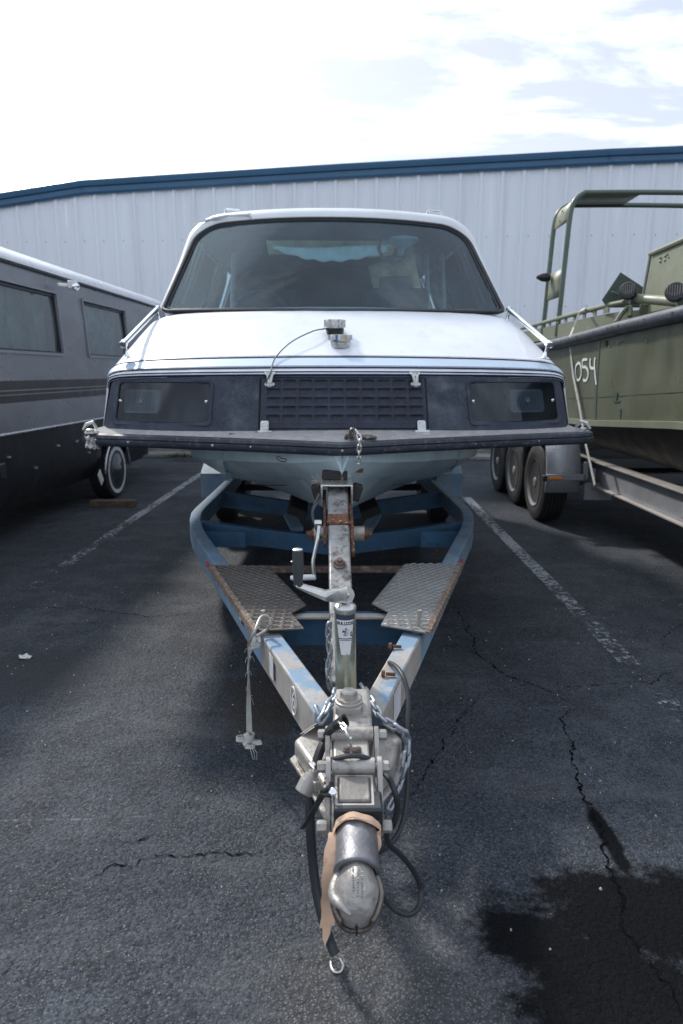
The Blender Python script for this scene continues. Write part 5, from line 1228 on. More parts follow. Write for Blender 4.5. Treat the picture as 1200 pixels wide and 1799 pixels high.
# small bridge plate with the pin and chain link
q = WZ(617, 1322, .535); b = MB(); b.box(q, (.090, .09, .02), Matrix.Rotation(R(6), 3, 'X')); b.build('bridge_plate', 'galv', hh, bevel=.005)
q = WZ(619, 1320, .548); b = MB(); b.box(q+V((0, 0, .004)), (.046, .02, .006)); bt = b.build('keeper_plate', 'rusty_bar', hh, bevel=.002)
for s_ in (-1, 1): b = MB(); b.lathe(q+V((s_*.014, 0, .007)), (0, 0, 1), [(0, .008), (.004, .006), (.006, .002)], 12); b.build('rivet', 'rusty_bar', bt)
b = MB(); b.tube([WZ(617, 1322, .55), WZ(616, 1300, .585), WZ(616, 1296, .60)], .0035, 8); b.build('cotter_pin', 'galv_clean', hh)
# main housing box
hb = [WZ(583, 1362, .535), WZ(660, 1362, .535), WZ(664, 1425, .515), WZ(583, 1425, .515)]
b = MB(); b.prism(hb, (0, 0, -.11)); hbx = b.build('housing', 'galv', hh, bevel=.012, seg=3)
ct = sum(hb, V())/4; b = MB(); b.prism([ct+(p-ct)*.68+V((0, 0, .012)) for p in hb], (0, 0, -.02)); b.build('raised_plate', 'galv_dirty', hh, bevel=.004)
b = MB(); b.tube([ct+(p-ct)*.80+V((0, 0, .003)) for p in hb], .0065, 6, closed=True); b.build('weld_seam', 'galv', hh)
b = MB(); q = WZ(585, 1398, .53); b.lathe(q, (0, -.3, 1), [(-.01, .005), (.006, .005), (.010, .009), (.016, .010), (.022, .006), (.024, .001)], 16); b.build('grease_cap', 'chrome', hh)
# sleeve and cast socket, pointing to the viewer and down a little
sa = WZ(629, 1446, .485); sb = WZ(629, 1520, .455); sax = (sb-sa).normalized()
b = MB(); b.box(sa-sax*.03, (.11, .07, .06)); b.build('throat_block', 'black_plastic', hh, bevel=.006)
sa = WY(627, 1465, sa.y-.01); L_ = (sb-sa).length; L_ = max(L_, .085)
b = MB(); b.lathe(sa, sax, [(-.02, .040), (0, .0465), (.075, .0475), (.082, .0500), (.090, .0500), (.093, .047), (.093, .040), (.06, .038)], 36); b.build('coupler_sleeve', 'sleeve', hh)
# cast coupler nose: squashed lathe with ridge, split jaw beneath
cast_c = sa+sax*.095
X_ = V((1, 0, 0)); T_ = sax; U_ = X_.cross(T_); U_ = U_ if U_.z > 0 else -U_
def socket(u, v):
    a = 2*math.pi*u; s_ = v
    prof_ = [(0, .033, .034), (.12, .033, .034), (.26, .035, .037), (.42, .044, .043), (.56, .0475, .047), (.68, .045, .046), (.80, .039, .041), (.91, .029, .032), (1.0, .004, .006)]
    for p_, q_ in zip(prof_, prof_[1:]):
        if s_ <= q_[0]: f = (s_-p_[0])/(q_[0]-p_[0]); rx = p_[1]+(q_[1]-p_[1])*f; rz = p_[2]+(q_[2]-p_[2])*f; break
    c, s = math.cos(a), math.sin(a)
    x = rx*math.copysign(abs(c)**.85, c); z = rz*math.copysign(abs(s)**.9, s)
    if s > 0:                                                        # ridged, wedge-like top
        k_ = math.sin(math.pi*min(1, max(0, (s_-.12)/.85))); z = z*(1-k_)+k_*rz*(s*.50+.72*(1-abs(c)**1.15))
    drop = -.030*s_**1.6
    nz = .0018*mnoise.noise(V((x*60, s_*6, z*60)))
    return cast_c + T_*(s_*.132-.040) + X_*(x+nz) + U_*(z+drop+nz)
b = MB(); b.grid(socket, 44, 30); b.build('coupler_nose', 'cast_light', hh, angle=75)
b = MB()                                                             # lower clamp jaw: darker shell wrapping left and underneath
def jaw(u, v):
    a = R(172-14*math.sin(math.pi*v))+R(200+20*math.sin(math.pi*v))*u; p_ = socket(a/(2*math.pi) % 1.0, .30+.62*v); c = socket(.75, .30+.62*v)*.5+socket(.25, .30+.62*v)*.5; d = (p_-c); L__ = d.length
    return c+d*((L__+.0045)/L__ if L__ > .001 else 1)+T_*.003
b.grid(jaw, 34, 18); b.build('coupler_jaw', 'cast', hh, solid=.009, angle=70)
b = MB(); lpth = smooth_path([socket(.50, .20), socket(.50, .34), socket(.49, .50), socket(.46, .66), socket(.40, .80), socket(.32, .93)], 6)
b.tube(lpth, [.004+.009*math.sin(math.pi*min(1, (i+4)/34)) for i in range(len(lpth))], 12); b.build('jaw_lip', 'cast_light', hh)
b = MB(); b.tube([socket(.25, .96)+T_*.012, socket(.75, .9)+T_*.010-U_*.008], .0022, 6); b.build('jaw_split', 'dark', hh)
for r_ in range(3):                                                  # illegible cast lettering
    rnd = random.Random(40+r_); b = MB()
    for k in range(13):
        p_ = socket(.245+.017*(r_-1)*1.5, .40+.032*k); 
        if rnd.random() > .15: b.box(p_+U_*.0006, (rnd.uniform(.002, .0045), .0022, .0022), Matrix.Rotation(rnd.uniform(-.3, .3), 3, 'Z')); b.box(p_+U_*.0006+X_*rnd.uniform(-.002, .002), (.0012, .0035, .0022))
    b.build('cast_lettering', 'cast_light', hh, smooth=False)['kind'] = 'stuff'

# ------------------------------------------------------------------ loose things on the hitch
chain('safety_chain', [WZ(556, 1243, .545), WZ(566, 1262, .53), WZ(574, 1244, .545), WZ(586, 1226, .55), WZ(592, 1208, .55)], .0052, .030, .026, 'short bunched safety chain left of the big hitch bolt', 'chain')
chain('safety_chain', [WZ(636, 1205, .54), WZ(652, 1232, .545), WZ(668, 1258, .54), WZ(688, 1274, .53), WZ(708, 1284, .52), WZ(716, 1306, .48), WZ(712, 1340, .44), WZ(703, 1370, .40), WZ(690, 1408, .37), WZ(676, 1425, .36)], .0052, .031, .026, 'long safety chain looping down the right side of the hitch', 'chain')
chain('safety_chain', [WY(578, 1095, 2.05), WY(577, 1125, 2.08), WY(580, 1150, 2.08), WY(576, 1175, 2.08), WY(580, 1212, 2.06)], .0045, .030, .024, 'dark chain hanging beside the post, left of the jack tube', 'chain')
chain('bow_chain', [WY(626, 756, 3.13), WY(632, 772, 3.10), WY(631, 790, 3.10), WY(630, 822, 3.11)], .0042, .027, .024, 'short bright chain hanging over the bow rail of the white boat', 'chain', 'galv_clean')
b = MB(); q = WZ(630, 766, 1.19); q = B(.075, .06, 1.165)
b.tube(smooth_path([q+V((-.055, .02, 0)), q+V((-.045, .0, .018)), q+V((-.02, -.01, .014)), q+V((-.02, .03, .006))], 5), .010, 8); b.tube([q+V((-.03, 0, .012)), q+V((.07, .03, .006))], [.009, .012], 8); b.tube(smooth_path([q+V((.03, .02, .0)), q+V((.06, -.005, .006)), q+V((.085, .02, .004)), q+V((.05, .05, 0))], 5), .008, 8)
b.tube(smooth_path([q+V((-.035, -.01, .0)), q+V((-.033, -.02, .04)), q+V((-.02, -.015, .045)), q+V((-.012, -.02, .0))], 5), .008, 8)
tag(b.build('shackle', 'cast', loc=q), 'dark rusty shackle lying on the grey ledge above the bow chain', 'shackle')
chain('pin_chain', [WZ(597, 1270, .60), WZ(603, 1276, .605), WZ(608, 1284, .60), WZ(613, 1296, .595)], .0035, .020, .016, 'tiny bright chain on the keeper pin of the hitch', 'chain', 'galv_clean')

# hanging strap with knot on the left rail
st_root = empty('tie_down_strap', WZ(440, 1290, .0), 0, 'frayed grey tie-down strap with a knotted end hanging off the left trailer rail', 'strap')
hp = WZ(452, 1118, .53); rng = smooth_path([WZ(440, 1142, .50), WZ(437, 1132, .52), WZ(448, 1108, .575), WZ(458, 1085, .60), WZ(471, 1083, .60), WZ(474, 1098, .57), WZ(466, 1108, .545), WZ(450, 1118, .54)], 6)
b = MB(); b.tube(rng, .0055, 8); b.build('wire_ring', 'galv', st_root)
SY = 2.37
pp = [WY(447, 1118, SY-.01), WY(443, 1130, SY-.02), WY(439, 1140, SY-.02), WY(437, 1165, SY-.01), WY(437, 1195, SY-.01), WY(437, 1240, SY), WY(438, 1285, SY)]
wl = [(1, 0, .1), (1, .2, .2), (.9, .5, 0), (.4, 1, 0), (.5, 1, 0), (1, .4, 0), (1, .2, 0)]
sp = smooth_path(pp, 6); wv = smooth_path(wl, 6); ws_ = [p.x for p in smooth_path([(.020, 0, 0), (.022, 0, 0), (.015, 0, 0), (.010, 0, 0), (.012, 0, 0), (.018, 0, 0), (.022, 0, 0)], 6)]
b = MB(); b.ribbon(sp, wv, ws_, .002); b.ribbon(smooth_path([WY(452, 1116, SY-.01), WY(456, 1126, SY-.03), WY(452, 1134, SY-.03), WY(444, 1136, SY-.03), WY(441, 1148, SY-.02)], 5), (.3, 0, 1), .018, .002)
b.build('webbing', 'webbing', st_root)
kc = WY(438, 1293, SY)
def loop_strap(c, r0, r1, ax, start, end, w_, steps=14):
    ax = V(ax).normalized(); u = ax.cross(V((0, 0, 1))).normalized() if abs(ax.z) < .9 else V((1, 0, 0)); v_ = ax.cross(u)
    pts = [V(c)+u*math.cos(start+(end-start)*i/steps)*r0+v_*math.sin(start+(end-start)*i/steps)*r1 for i in range(steps+1)]
    return pts, ax, w_
b = MB()
for c, r0, r1, ax, s_, e_, w_ in (
    (kc+V((0, 0, -.004)), .017, .020, (.15, .1, 1), 0, 6.2, .026), (kc+V((-.030, 0, -.010)), .020, .014, (.05, .15, 1), 0, 6.28, .018),
    (kc+V((-.006, .0, -.012)), .014, .024, (.9, .4, .3), 0, 6.2, .020)):
    pts, a_, w__ = loop_strap(c, r0, r1, ax, s_, e_, w_); b.ribbon(pts, a_, w__, .0025)
for c, r0, r1, ax, w_ in ((kc+V((.026, -.004, -.024)), .020, .010, (-.35, .25, .9), .016), (kc+V((.004, -.014, -.034)), .018, .009, (.25, .2, .95), .016), (kc+V((-.014, -.008, -.026)), .012, .007, (.7, .2, .6), .016)):
    pts, a_, w__ = loop_strap(c, r0, r1, ax, 0, 6.28, w_); b.ribbon(pts, a_, w__, .0025)
b.build('knot', 'webbing', st_root, angle=50)
b = MB(); rnd = random.Random(8)
for i in range(16):
    p = sp[rnd.randrange(12, 32)]; d = V((rnd.uniform(-1, 1), rnd.uniform(-.5, .5), rnd.uniform(-1.2, .3)))*.022; b.tube(smooth_path([p, p+d*.6+V((0, 0, .006)), p+d+V((0, 0, -.012))], 3), .0007, 3)
for i in range(3): b.tube(smooth_path([kc+V((.0, -.01, -.03)), kc+V((.008+.01*i, -.02, -.055)), kc+V((.015+.006*i, -.015, -.09))], 4), .0009, 3)
b.build('frayed_threads', 'webbing_white', st_root)

# hoses, cables
def hose(name, pts, r, m, label, k=7, extra=None):
    P = smooth_path(pts, k); root = empty(name, (P[-1].x, P[-1].y, 0), 0, label, 'cable'); b = MB(); b.tube(P, r, 10); b.build('cable_sheath', m, root); return root, P
h1, P1 = hose('breakaway_cable', [WZ(577, 1290, .52), WZ(563, 1318, .50), WZ(552, 1355, .46), WZ(545, 1400, .40), WZ(545, 1450, .33), WZ(549, 1510, .24), WZ(557, 1570, .16), WZ(569, 1620, .10), WZ(580, 1655, .05), WZ(589, 1677, .03)], .0125, 'black_rubber', 'thick black hose hanging from the hitch with an open metal hook on the ground')
hk = P1[-1]; b = MB(); b.tube(smooth_path([hk+V((0.004, 0, .004)), WZ(596, 1683, .02), WZ(602, 1694, .010), WZ(598, 1706, .006), WZ(588, 1707, .006), WZ(582, 1699, .006), WZ(581, 1690, .007)], 6), .0035, 8)
b.tube(smooth_path([hk+V((0.006, 0, .004)), WZ(603, 1682, .018), WZ(604, 1690, .008)], 6), .003, 8); b.build('hook', 'galv_clean', h1)
hose('trailer_wiring', [WZ(684, 1164, .525), WZ(695, 1170, .55), WZ(707, 1186, .55), WZ(716, 1215, .52), WZ(717, 1250, .48), WZ(714, 1300, .42), WZ(716, 1370, .33), WZ(711, 1430, .26), WZ(696, 1470, .23), WZ(670, 1494, .24), WZ(655, 1500, .3)], .0072, 'black_rubber', 'thin black wiring lead running off the right rail and down past the chain')
h3, P3 = hose('loop_cable', [WZ(668, 1352, .51), WZ(682, 1366, .52), WZ(694, 1392, .50), WZ(698, 1420, .46), WZ(691, 1448, .42), WZ(679, 1464, .38), WZ(684, 1484, .32), WZ(704, 1502, .26), WZ(725, 1528, .19), WZ(739, 1560, .13), WZ(737, 1590, .10), WZ(722, 1606, .09), WZ(700, 1602, .10), WZ(680, 1586, .13), WZ(664, 1566, .18), WZ(652, 1556, .24)], .0072, 'black_rubber', 'black cable making a big loop to the right of the coupler')
# plug
pa = WZ(552, 1354, .50); pb = WZ(533, 1392, .455); ax = (pb-pa).normalized()
pgr = empty('wiring_plug', (pa.x, pa.y, 0), 0, 'grey round wiring plug hanging at the left of the hitch', 'plug')
b = MB(); Lp = (pb-pa).length; b.lathe(pa, ax, [(-.012, .010), (0, .013), (.01, .014), (.012, .019), (Lp*.45, .020), (Lp*.47, .0225), (Lp, .0225), (Lp+.002, .020), (Lp-.01, .018)], 22); b.build('plug_body', 'galv', pgr)
b = MB(); b.box(pa+ax*.01+V((0.004, 0, .020)), (.016, .034, .012), Matrix.Rotation(.5, 3, 'Z')); b.box(pa+ax*.045+V((.020, 0, .012)), (.012, .034, .026), Matrix.Rotation(.5, 3, 'Z')); b.build('plug_latch', 'galv_clean', pgr, bevel=.002)
b = MB(); b.tube(smooth_path([pa-ax*.01, WZ(558, 1346, .53), WZ(572, 1338, .555), WZ(598, 1331, .575), WZ(620, 1328, .58), WZ(645, 1332, .57), WZ(662, 1346, .54), WZ(668, 1352, .51)], 6), .0062, 9); b.build('plug_lead', 'black_rubber', pgr)
# rubber strap end
b = MB(); b.ribbon(smooth_path([WZ(574, 1366, .52), WZ(570, 1388, .515), WZ(562, 1404, .50), WZ(548, 1430, .46), WZ(530, 1456, .42)], 6), (1, .35, .4), [.012]*10+[.016]*10+[.012]*5, .003); b.lathe(WZ(577, 1388, .52), (1, .2, 0), [(-.012, .012), (0, .017), (.012, .012)], 12)
b.tube(smooth_path([WZ(582, 1376, .53), WZ(572, 1386, .53), WZ(566, 1392, .52), WZ(574, 1396, .52), WZ(590, 1392, .53)], 5), .006, 7)
tag(b.build('rubber_tie', 'black_plastic', loc=WZ(560, 1400, .4)), 'flat black rubber tie knotted to the left lug of the hitch', 'tie')
# black collar with cable eye on the block
b = MB(); a = WZ(588, 1275, .585); c = WZ(603, 1268, .60); b.lathe(a, c-a, [(0, .012), (.03, .017), (.034, .017), (.034, .011), (.02, .010)], 16)
b.tube(smooth_path([a, WZ(578, 1285, .57), WZ(570, 1300, .54)], 5), .011, 10); tag(b.build('cable_boot', 'black_plastic', loc=WZ(590, 1275, .55)), 'black rubber boot on top of the hitch next to the tiny chain', 'boot')
# ribbon
rb = empty('flagging_ribbon', (WZ(580, 1600).x, WZ(580, 1600).y, 0), 0, 'faded salmon ribbon tied round the coupler sleeve, one tail hanging', 'ribbon')
def ringp(a, d, r=.051): return sa+sax*d+X_*math.cos(a)*r+U_*math.sin(a)*r
b = MB(); rp_ = [ringp(R(200-220*i/24), -.004+.003*math.sin(i*.5)+(.012 if i > 20 else 0), .052+.0015*math.sin(i*1.3)) for i in range(25)]
b.ribbon(rp_, sax+V((0, 0, .12)), [.015+.003*math.sin(i*1.3) for i in range(25)], .0012)
b.ribbon([p+V((0, 0, .004)) for p in rp_[2:]], sax+V((0, 0, -.3)), .012, .0012); b.build('wrap', 'ribbon', rb, angle=60)
tl = smooth_path([ringp(R(175), .0, .052), WZ(583, 1480, .455), WZ(578, 1520, .42), WZ(578, 1560, .375), WZ(577, 1590, .33), WZ(575, 1628, .28)], 6)
b = MB(); b.ribbon(tl, smooth_path([(1, -.2, .5), (1, -.1, .3), (1, 0, .2), (1, .2, 0), (1, .3, 0), (1, .4, .2)], 6), [.020+.012*min(1, i/len(tl)*1.6)+.003*math.sin(i*.9) for i in range(len(tl))], .001)
e = WZ(579, 1640, .26); b.add([WZ(566, 1628, .278), WZ(584, 1616, .29), WZ(580, 1640, .26), WZ(571, 1662, .235), WZ(567, 1650, .25)], [(0, 1, 2, 3, 4)]); b.build('tail', 'ribbon', rb, angle=60)
b = MB(); b.ribbon(smooth_path([ringp(R(12), .0, .05), WZ(660, 1466, .475), WZ(664, 1485, .455), WZ(662, 1502, .43)], 5), (1, .3, .5), [.02, .02, .021, .021, .021, .021, .02, .02, .018, .017, .016, .014, .010, .006, .003, .002][:16], .001); b.build('short_tail', 'ribbon', rb)

# ------------------------------------------------------------------ green work boat at the right
gb = empty('work_boat', (3.4, 6.0, 0), 0, 'dented army green metal boat marked 054, with tube frame, at the right', 'boat')
HS = [(2.6, 1.93, 1.17), (3.6, 1.90, 1.145), (4.6, 1.865, 1.105), (5.4, 1.845, 1.055), (6.1, 1.82, 1.01), (6.9, 1.787, .98), (8.0, 1.76, .98), (9.3, 1.75, .98)]
def xh(Y, f):                                                        # side x at station Y, f 0 chine .. 1 rail
    return 2.245-.012*(Y-4.6)*0 + (.0 if Y < 6.1 else (Y-6.1)*(.02-.035*f)) - .02*f
def hstat(Y):
    for a, c in zip(HS, HS[1:]):
        if Y <= c[0] or c is HS[-1]: k = (Y-a[0])/(c[0]-a[0]); return a[1]+(c[1]-a[1])*k, a[2]+(c[2]-a[2])*k
def GS(Y, f, o=0.0):
    t, c = hstat(Y); d = 0
    for (y0, f0, ry, rf, am) in ((5.05, .62, .16, .22, .022), (4.75, .55, .12, .2, .018), (5.55, .45, .12, .25, .010), (6.6, .5, .2, .3, .008)):
        d += am*math.exp(-((Y-y0)/ry)**2-((f-f0)/rf)**2)
    d += .004*math.sin(Y*7)*math.sin(f*5)
    return V((xh(Y, f)+d-o, Y, c+(t-c)*f))
b = MB(); b.grid(lambda u, v: GS(2.6+6.7*u, v), 130, 22); b.build('side_plate', 'army', gb, angle=80)
b = MB(); b.grid(lambda u, v: (lambda p, q: p.lerp(q, v))(GS(2.6+6.7*u, 0), V((2.52, 2.6+6.7*u, .76))), 30, 3); b.grid(lambda u, v: (lambda p, q: p.lerp(q, v))(V((2.52, 2.6+6.7*u, .76)), V((3.5, 2.6+6.7*u, .68))), 30, 3); b.grid(lambda u, v: V((3.5+1.3*v, 2.6+6.7*u, .68+.3*v)), 10, 2); b.build('bottom', 'black_hull', gb)
b = MB(); b.add([GS(9.3, 0), GS(9.3, 1), V((4.8, 9.3, 1.75)), V((4.8, 9.3, 1.08)), V((3.5, 9.3, .78))], [(0, 1, 2, 3, 4)]); b.build('end_plate', 'army', gb, smooth=False)
b = MB(); L_ = [GS(2.6+6.7*i/30, 0, .012) for i in range(31)]; b.ribbon([p+V((0, 0, .02)) for p in L_], (0, 0, 1), .052, .03); b.build('chine_strip', 'army_pale', gb, smooth=False, bevel=.003)
b = MB(); L_ = [GS(2.6+6.7*i/40, 1, .0)+V((-.01, 0, -.02)) for i in range(41)]; b.tube(L_, .060, 12, sq=.92); rl_ = b.build('rub_rail', 'rubber', gb)
b = MB()
for Y in (4.25, 4.62, 5.05, 5.5, 5.62, 5.72, 6.05, 6.45, 6.9): p = GS(Y, 1, .066)+V((0, 0, -.015)); b.lathe(p, (-1, 0, 0), [(0, .012), (.004, .012), (.0045, .001)], 10)
b.build('rail_holes', 'dark', rl_)
b = MB(); b.ribbon([GS(2.6+6.7*i/40, .93, .002) for i in range(41)], (0, 0, 1), .006, .004); b.ribbon([GS(2.6+6.7*i/40, .33-.05*(i/40), .002) for i in range(41)], (0, 0, 1), .004, .003); b.build('hull_seam', 'army_dark', gb, smooth=False)
b = MB(); b.ribbon([GS(6.07, .02+.9*i/10, .002) for i in range(11)], (0, 1, 0), .03, .004); b.build('corner_seam', 'army_dark', gb, smooth=False)
def on_hull(px, py, off=.004):
    d = _ray(px, py); t = 2.24/d.x
    for _ in range(12):
        p = V((0, 0, H))+d*t; tt, cc = hstat(p.y); f = min(1, max(0, (p.z-cc)/(tt-cc))); t = (GS(p.y, f).x-off)/d.x
    return V((0, 0, H))+d*t
def cp4(*pts): return [on_hull(840+x/3.3333, 580+y/3.3333) for x, y in pts]
b = MB()
b.ribbon(smooth_path(cp4((588, 192), (574, 210), (570, 245), (576, 285), (590, 292), (602, 270), (604, 230), (598, 200), (586, 190)), 5), (0, .6, .8), .022, .002)
num = [cp4((588, 192), (574, 210), (570, 245), (576, 285), (590, 292), (602, 270), (604, 230), (598, 200), (586, 190)),
       cp4((640, 172), (625, 172), (612, 178), (611, 200), (612, 218)), cp4((612, 218), (628, 216), (642, 235), (644, 265), (636, 290), (624, 296), (616, 288)),
       cp4((658, 166), (656, 190), (658, 215), (668, 224), (684, 220)), cp4((686, 160), (682, 190), (683, 230), (687, 280), (692, 320))]
b = MB()
for q in num: b.tube(smooth_path(q, 5), .013, 8, sq=.9)
b.v = [V((p.x, p.y, p.z)) for p in b.v]
nm = MB()
for q in num:
    P = smooth_path(q, 5); m_ = len(P); vs = []
    for i, p in enumerate(P):
        t = (P[min(i+1, m_-1)]-P[max(i-1, 0)]).normalized(); sd_ = t.cross(V((1, 0, 0))).normalized(); vs += [p-sd_*.012+V((-.001, 0, 0)), p+sd_*.012+V((-.001, 0, 0))]
    nm.add(vs, [(2*i, 2*i+1, 2*i+3, 2*i+2) for i in range(m_-1)])
    nm.build('painted_digit', 'spray', gb, smooth=False, solid=.002); nm = MB()
for pts in ([(788, 365), (818, 365), (812, 410), (806, 410)], [(792, 414), (832, 414), (826, 422), (796, 422)], [(810, 462), (836, 462), (834, 520), (828, 505)]):
    b = MB(); b.prism(cp4(*pts), (-.003, 0, 0)); b.build('draught_mark', 'army_dark', gb, smooth=False)
for (x, y, r_) in ((820, 70, 16), (835, 62, 9), (812, 82, 8), (770, 95, 8), (985, 65, 9), (775, 298, 6), (495, 140, 5), (1150, 270, 7)):
    rnd = random.Random(x); b = MB(); c_ = (x, y); b.prism(cp4(*[(x+math.cos(a)*r_*rnd.uniform(.3, 1.1), y+math.sin(a)*r_*rnd.uniform(.3, 1.1)) for a in [k*.57 for k in range(11)]]), (-.001, 0, 0)); b.build('paint_chip', 'army_pale', gb, smooth=False)
b = MB(); b.prism(cp4((748, 62), (756, 64), (758, 90), (750, 94), (746, 80)), (-.004, 0, 0)); b.build('drain_hole', 'dark', gb, smooth=False)
# inner bulwark with slots and top tube
b = MB(); ttop = smooth_path([V((2.33, 9.2, 2.03)), V((2.35, 8.3, 2.04)), V((2.35, 7.0, 2.05)), V((2.36, 6.35, 2.055)), V((2.42, 6.05, 2.06)), V((2.52, 5.95, 2.06)), V((2.66, 5.95, 2.05)), V((2.85, 6.05, 2.04))], 6)
b.tube(ttop, .022, 10); b.build('top_tube', 'army_pale', gb)
b = MB(); vs = []
for p in ttop: vs += [V((p.x+.004, p.y, 1.74)), V((p.x+.004, p.y, 1.985))]
b.add(vs, [(2*i, 2*i+2, 2*i+3, 2*i+1) for i in range(len(ttop)-1)]); b.build('bulwark', 'army_pale', gb)
b = MB(); b.grid(lambda u, v: V((2.24+.13*v, 2.8+6.3*u, 1.83-.01*u+.0*v)), 10, 1); b.build('side_deck', 'army', gb, smooth=False)
for Y in [6.3+.28*i for i in range(9)]:
    b = MB(); b.box((2.353, Y, 2.015), (.010, .07 if Y > 6.4 else .12, .05)); b.build('slot_post', 'army_pale', gb, smooth=False)
b = MB(); b.add([V((2.50, 5.93, 1.74)), V((2.50, 5.93, 2.03)), V((2.85, 6.02, 2.03)), V((2.85, 6.02, 1.74))], [(0, 1, 2, 3)]); b.build('bulwark_return', 'army_pale', gb, smooth=False)
# box with rivets
b = MB(); bx = [(2.56, 6.05, 1.95), (2.61, 6.05, 2.44), (2.53, 4.6, 2.44), (2.48, 4.6, 1.95)]; b.prism(bx, (1.3, 0, 0)); b.build('engine_box', 'army_pale', gb, bevel=.012)
b = MB(); b.tube([V((2.605, 6.07, 2.45)), V((2.525, 4.6, 2.45))], .022, 8); b.tube([V((2.605, 6.07, 2.45)), V((2.555, 6.07, 1.95))], .014, 8); b.build('box_edge', 'army_pale', gb)
for px, py in ((1158, 453), (1158, 460), (1167, 450), (1167, 458), (1171, 447), (1174, 452)):
    d = _ray(px, py); p = V((0, 0, H))+d*(2.575/d.x); b = MB(); b.lathe(p+V((.02, 0, 0)), (-1, 0, 0), [(0, .009), (.018, .009), (.024, .004)], 8); b.build('rivet', 'galv', gb)
# tilted dark plate
b = MB(); b.prism([WY(1090, 478, 6.3), WY(1057, 527, 6.3), WY(1066, 540, 6.3), WY(1128, 540, 6.3), WY(1131, 505, 6.3)], (.02, .03, 0)); b.tube([WY(1075, 513, 6.24), WY(1112, 527, 6.2)], .012, 6); b.build('hinged_plate', 'army_dark', gb, bevel=.004)
# lamp bar
b = MB(); b.tube([WY(1102, 523, 5.75), WY(1200, 531, 5.0)], .036, 14); b.tube([WY(1095, 530, 5.8), WY(1110, 520, 5.7)], .018, 8); b.build('lamp_bar', 'army_pale', gb)
for px, py, Y in ((1104, 512, 5.6), (1187, 514, 4.95)):
    c_ = WY(px, py, Y); ax = V((-.55, -.8, .1)).normalized(); b = MB(); b.lathe(c_-ax*.05, ax, [(0, .03), (.01, .052), (.04, .066), (.075, .068), (.085, .062), (.088, .052), (.084, .001)], 22)
    o = b.build('flood_lamp', 'black_plastic', gb)
    b = MB()
    for k in range(-3, 4): b.tube([c_+ax*.037+V((.8, -.55, 0)).normalized()*.016*k-V((0, 0, .045)), c_+ax*.037+V((.8, -.55, 0)).normalized()*.016*k+V((0, 0, .045))], .0025, 5)
    b.build('lamp_guard', 'galv', o); b = MB(); b.box(c_+V((.05, .02, -.05)), (.05, .04, .09)); b.build('lamp_bracket', 'army_dark', o, bevel=.004)
b = MB(); b.tube(smooth_path([WY(1083, 566, 5.8), WY(1095, 548, 5.8), WY(1107, 540, 5.8), WY(1107, 556, 5.75)], 4), .02, 6); b.build('cleat', 'army_pale', gb)
# twin hoop frame
def hoop(Y, x0):
    return smooth_path([V((x0, Y, 1.86)), V((x0+.02, Y, 2.2)), V((x0+.045, Y, 2.75)), V((x0+.065, Y, 3.10)), V((x0+.10, Y, 3.24)), V((x0+.19, Y, 3.32)), V((x0+.32, Y, 3.33)), V((x0+1.2, Y, 3.33)), V((5.2, Y, 3.30))], 6)
arch = empty('tube_frame', (0, 0, 0), 0, parent=gb)
H1 = hoop(7.72, 2.36); H2 = hoop(8.28, 2.36)
for hp_ in (H1, H2): b = MB(); b.tube(hp_, .027, 12); b.build('hoop_tube', 'army_rail', arch)
def web(i0, i1): 
    b = MB(); vs = []
    for i in range(i0, i1+1): vs += [H1[i], H2[i]]
    b.add(vs, [(2*i, 2*i+1, 2*i+3, 2*i+2) for i in range(i1-i0)]); return b.build('web_plate', 'army_pale', arch, solid=.008)
web(17, 27); web(7, 10); web(28, 40)
b = MB()
for i, k in ((18, .5), (22, .5)): p = H1[i].lerp(H2[i], k); b.lathe(p+V((-.02, 0, 0)), (-1, 0, 0), [(0, .014), (.005, .014), (.006, .001)], 10)
b.build('bolt_hole', 'dark', arch)
p = H1[9].lerp(H2[9], .8)+V((-.02, 0, .06)); b = MB(); b.lathe(p, V((-1, -.15, .0)), [(0, .04), (.03, .05), (.09, .045), (.15, .018), (.16, .001)], 14); b.build('marker_lamp', 'black_plastic', arch)
# lashing strap
stp = [V((2.40, 6.75, 2.03)), V((2.33, 6.80, 2.075))]+[(lambda d: V((0, 0, H))+d*((2.25-.10*(1 if 575 < py < 600 else (.5 if py < 575 else .28)))/d.x))(_ray(px, py)) for px, py in ((1018, 548), (1008, 575), (1001, 592), (1001, 606), (1007, 660), (1018, 715), (1029, 780), (1037, 815), (1045, 852))]
b = MB(); b.ribbon(stp, (0, 1, 0), .042, .003); tag(b.build('lashing_strap', 'webbing', loc=stp[5]), 'pale lashing strap running down over the rail of the green boat', 'strap')

gt = empty('boat_trailer', (3.2, 6.8, 0), 0, 'grey galvanised three-axle trailer with dark tyres under the green boat', 'trailer')
XB = 2.36
def ibeam(x, Y0, Y1, z0, z1, name='beam'):
    b = MB(); b.box((x+.05, (Y0+Y1)/2, (z0+z1)/2), (.012, Y1-Y0, z1-z0-.02)); o = b.build(name, 'galv_trailer', gt, smooth=False)
    for z in (z0, z1): b = MB(); b.box((x+.05, (Y0+Y1)/2, z), (.11, Y1-Y0, .013)); b.build('flange', 'flange', o, smooth=False, bevel=.002)
ibeam(XB, 2.4, 9.4, .43, .655)
ibeam(4.1, 2.4, 9.4, .43, .655)
for Y in (3.2, 4.7, 6.2, 7.3, 8.15, 9.0):
    b = MB(); b.box((3.25, Y, .52), (1.7, .08, .10)); b.build('cross_member', 'galv_trailer', gt, smooth=False)
b = MB(); b.box((2.75, 5.9, .80), (.16, 6.6, .08), Matrix.Rotation(.2, 3, 'Y')); b.build('bunk', 'bunk', gt, smooth=False)
for Y in (6.85, 7.7, 8.55): wheel(gt, (2.07, Y, .385), (-1, 0, 0), .385, .25, style='rim')
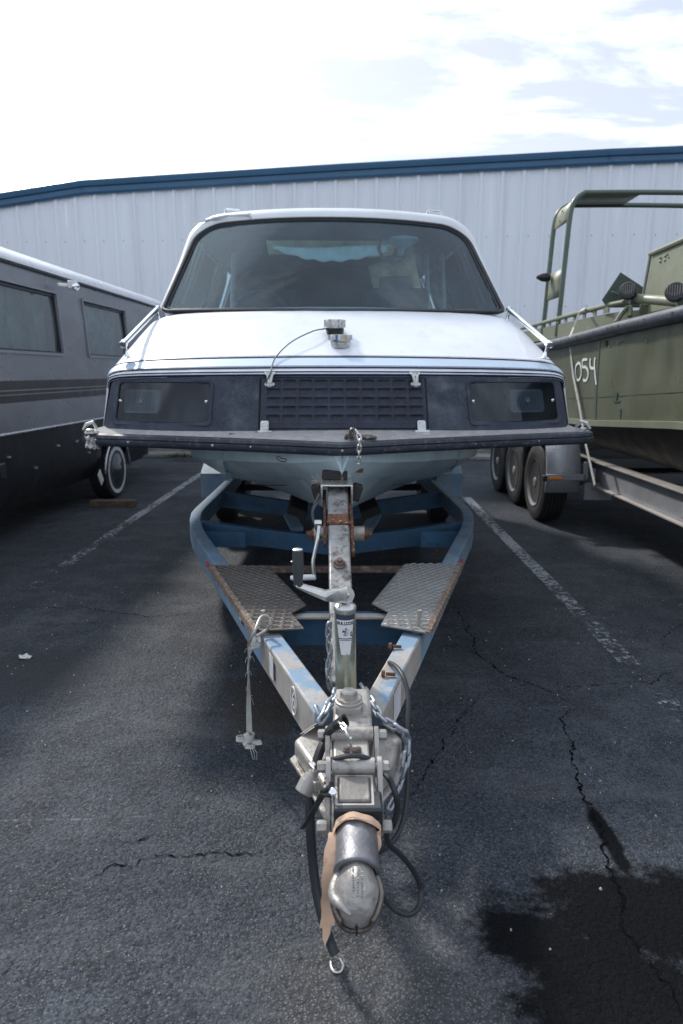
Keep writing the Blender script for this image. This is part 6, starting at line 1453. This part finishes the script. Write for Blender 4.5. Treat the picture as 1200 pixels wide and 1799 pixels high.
for Y in (6.85, 7.7, 8.55): b = MB(); b.cyl((2.05, Y, .385), (4.3, Y, .385), .035, 10); b.build('axle', 'dark', gt)
# fender: tread plate wrapped over the wheels
fp = [(6.36, .36), (6.34, .50), (6.36, .66), (6.42, .80), (6.54, .86), (6.9, .875), (8.5, .875), (8.85, .83), (8.97, .7), (9.0, .5)]
b = MB(); vs = []
for y, z in fp: vs += [V((1.93, y, z)), V((2.24, y, z))]
b.add(vs, [(2*i, 2*i+1, 2*i+3, 2*i+2) for i in range(len(fp)-1)]); b.add([q+V((0, 0, -.0)) for y, z in fp[:-1] for q in (V((1.931, y, z)), V((1.931, y+(.035 if y < 7 else 0), z-(.04 if z > .8 else .0))))], [(2*i, 2*i+2, 2*i+3, 2*i+1) for i in range(len(fp)-2)])
M['fender_plate'] = mat('galvanised_tread_plate', (.46, .48, .50), .5, metal=.35, var=.12, vs=6)
fd = b.build('fender', 'fender_plate', gt, solid=.006, angle=30)
b = MB(); rr2 = 0; z = .38
while z < .80:
    x = 1.95+(.016 if rr2 % 2 else 0)
    while x < 2.22:
        yy = 6.36-.02*math.sin(min(1, (z-.36)/.3)*3.14)-.004 if z < .66 else 6.36+(z-.66)*.43-.006
        s_ = 1 if rr2 % 2 else -1
        b.add([V((x-.010, yy, z-.006*s_)), V((x, yy, z-.004)), V((x+.010, yy, z+.006*s_)), V((x, yy, z+.004)), V((x, yy-.003, z))], [(0, 1, 4), (1, 2, 4), (2, 3, 4), (3, 0, 4)]); x += .032
    z += .016; rr2 += 1
b.build('raised_tread', 'fender_plate', fd, smooth=False)['kind'] = 'stuff'
b = MB(); a = WY(960, 839, 6.28); c = WY(1028, 838, 6.28); b.box((a+c)/2, ((c-a).length, .04, .055)); b.box(c+V((.0, .0, .06)), (.04, .04, .16)); br_ = b.build('lamp_bracket', 'galv_trailer', gt, bevel=.004)
b = MB(); a = WY(964, 840, 6.255); c = WY(987, 840, 6.255); b.box((a+c)/2, ((c-a).length, .012, .026)); b.build('amber_reflector', 'orange', br_, bevel=.004)
b = MB(); b.box(WY(957, 840, 6.27), (.035, .06, .055)); b.build('rubber_buffer', 'black_plastic', br_, bevel=.008)
b = MB(); b.box((2.40, 6.30, .38), (.26, .02, .16)); b.box((2.34, 6.5, .5), (.02, .5, .2)); b.build('hanger_plate', 'galv_trailer', gt, bevel=.004)
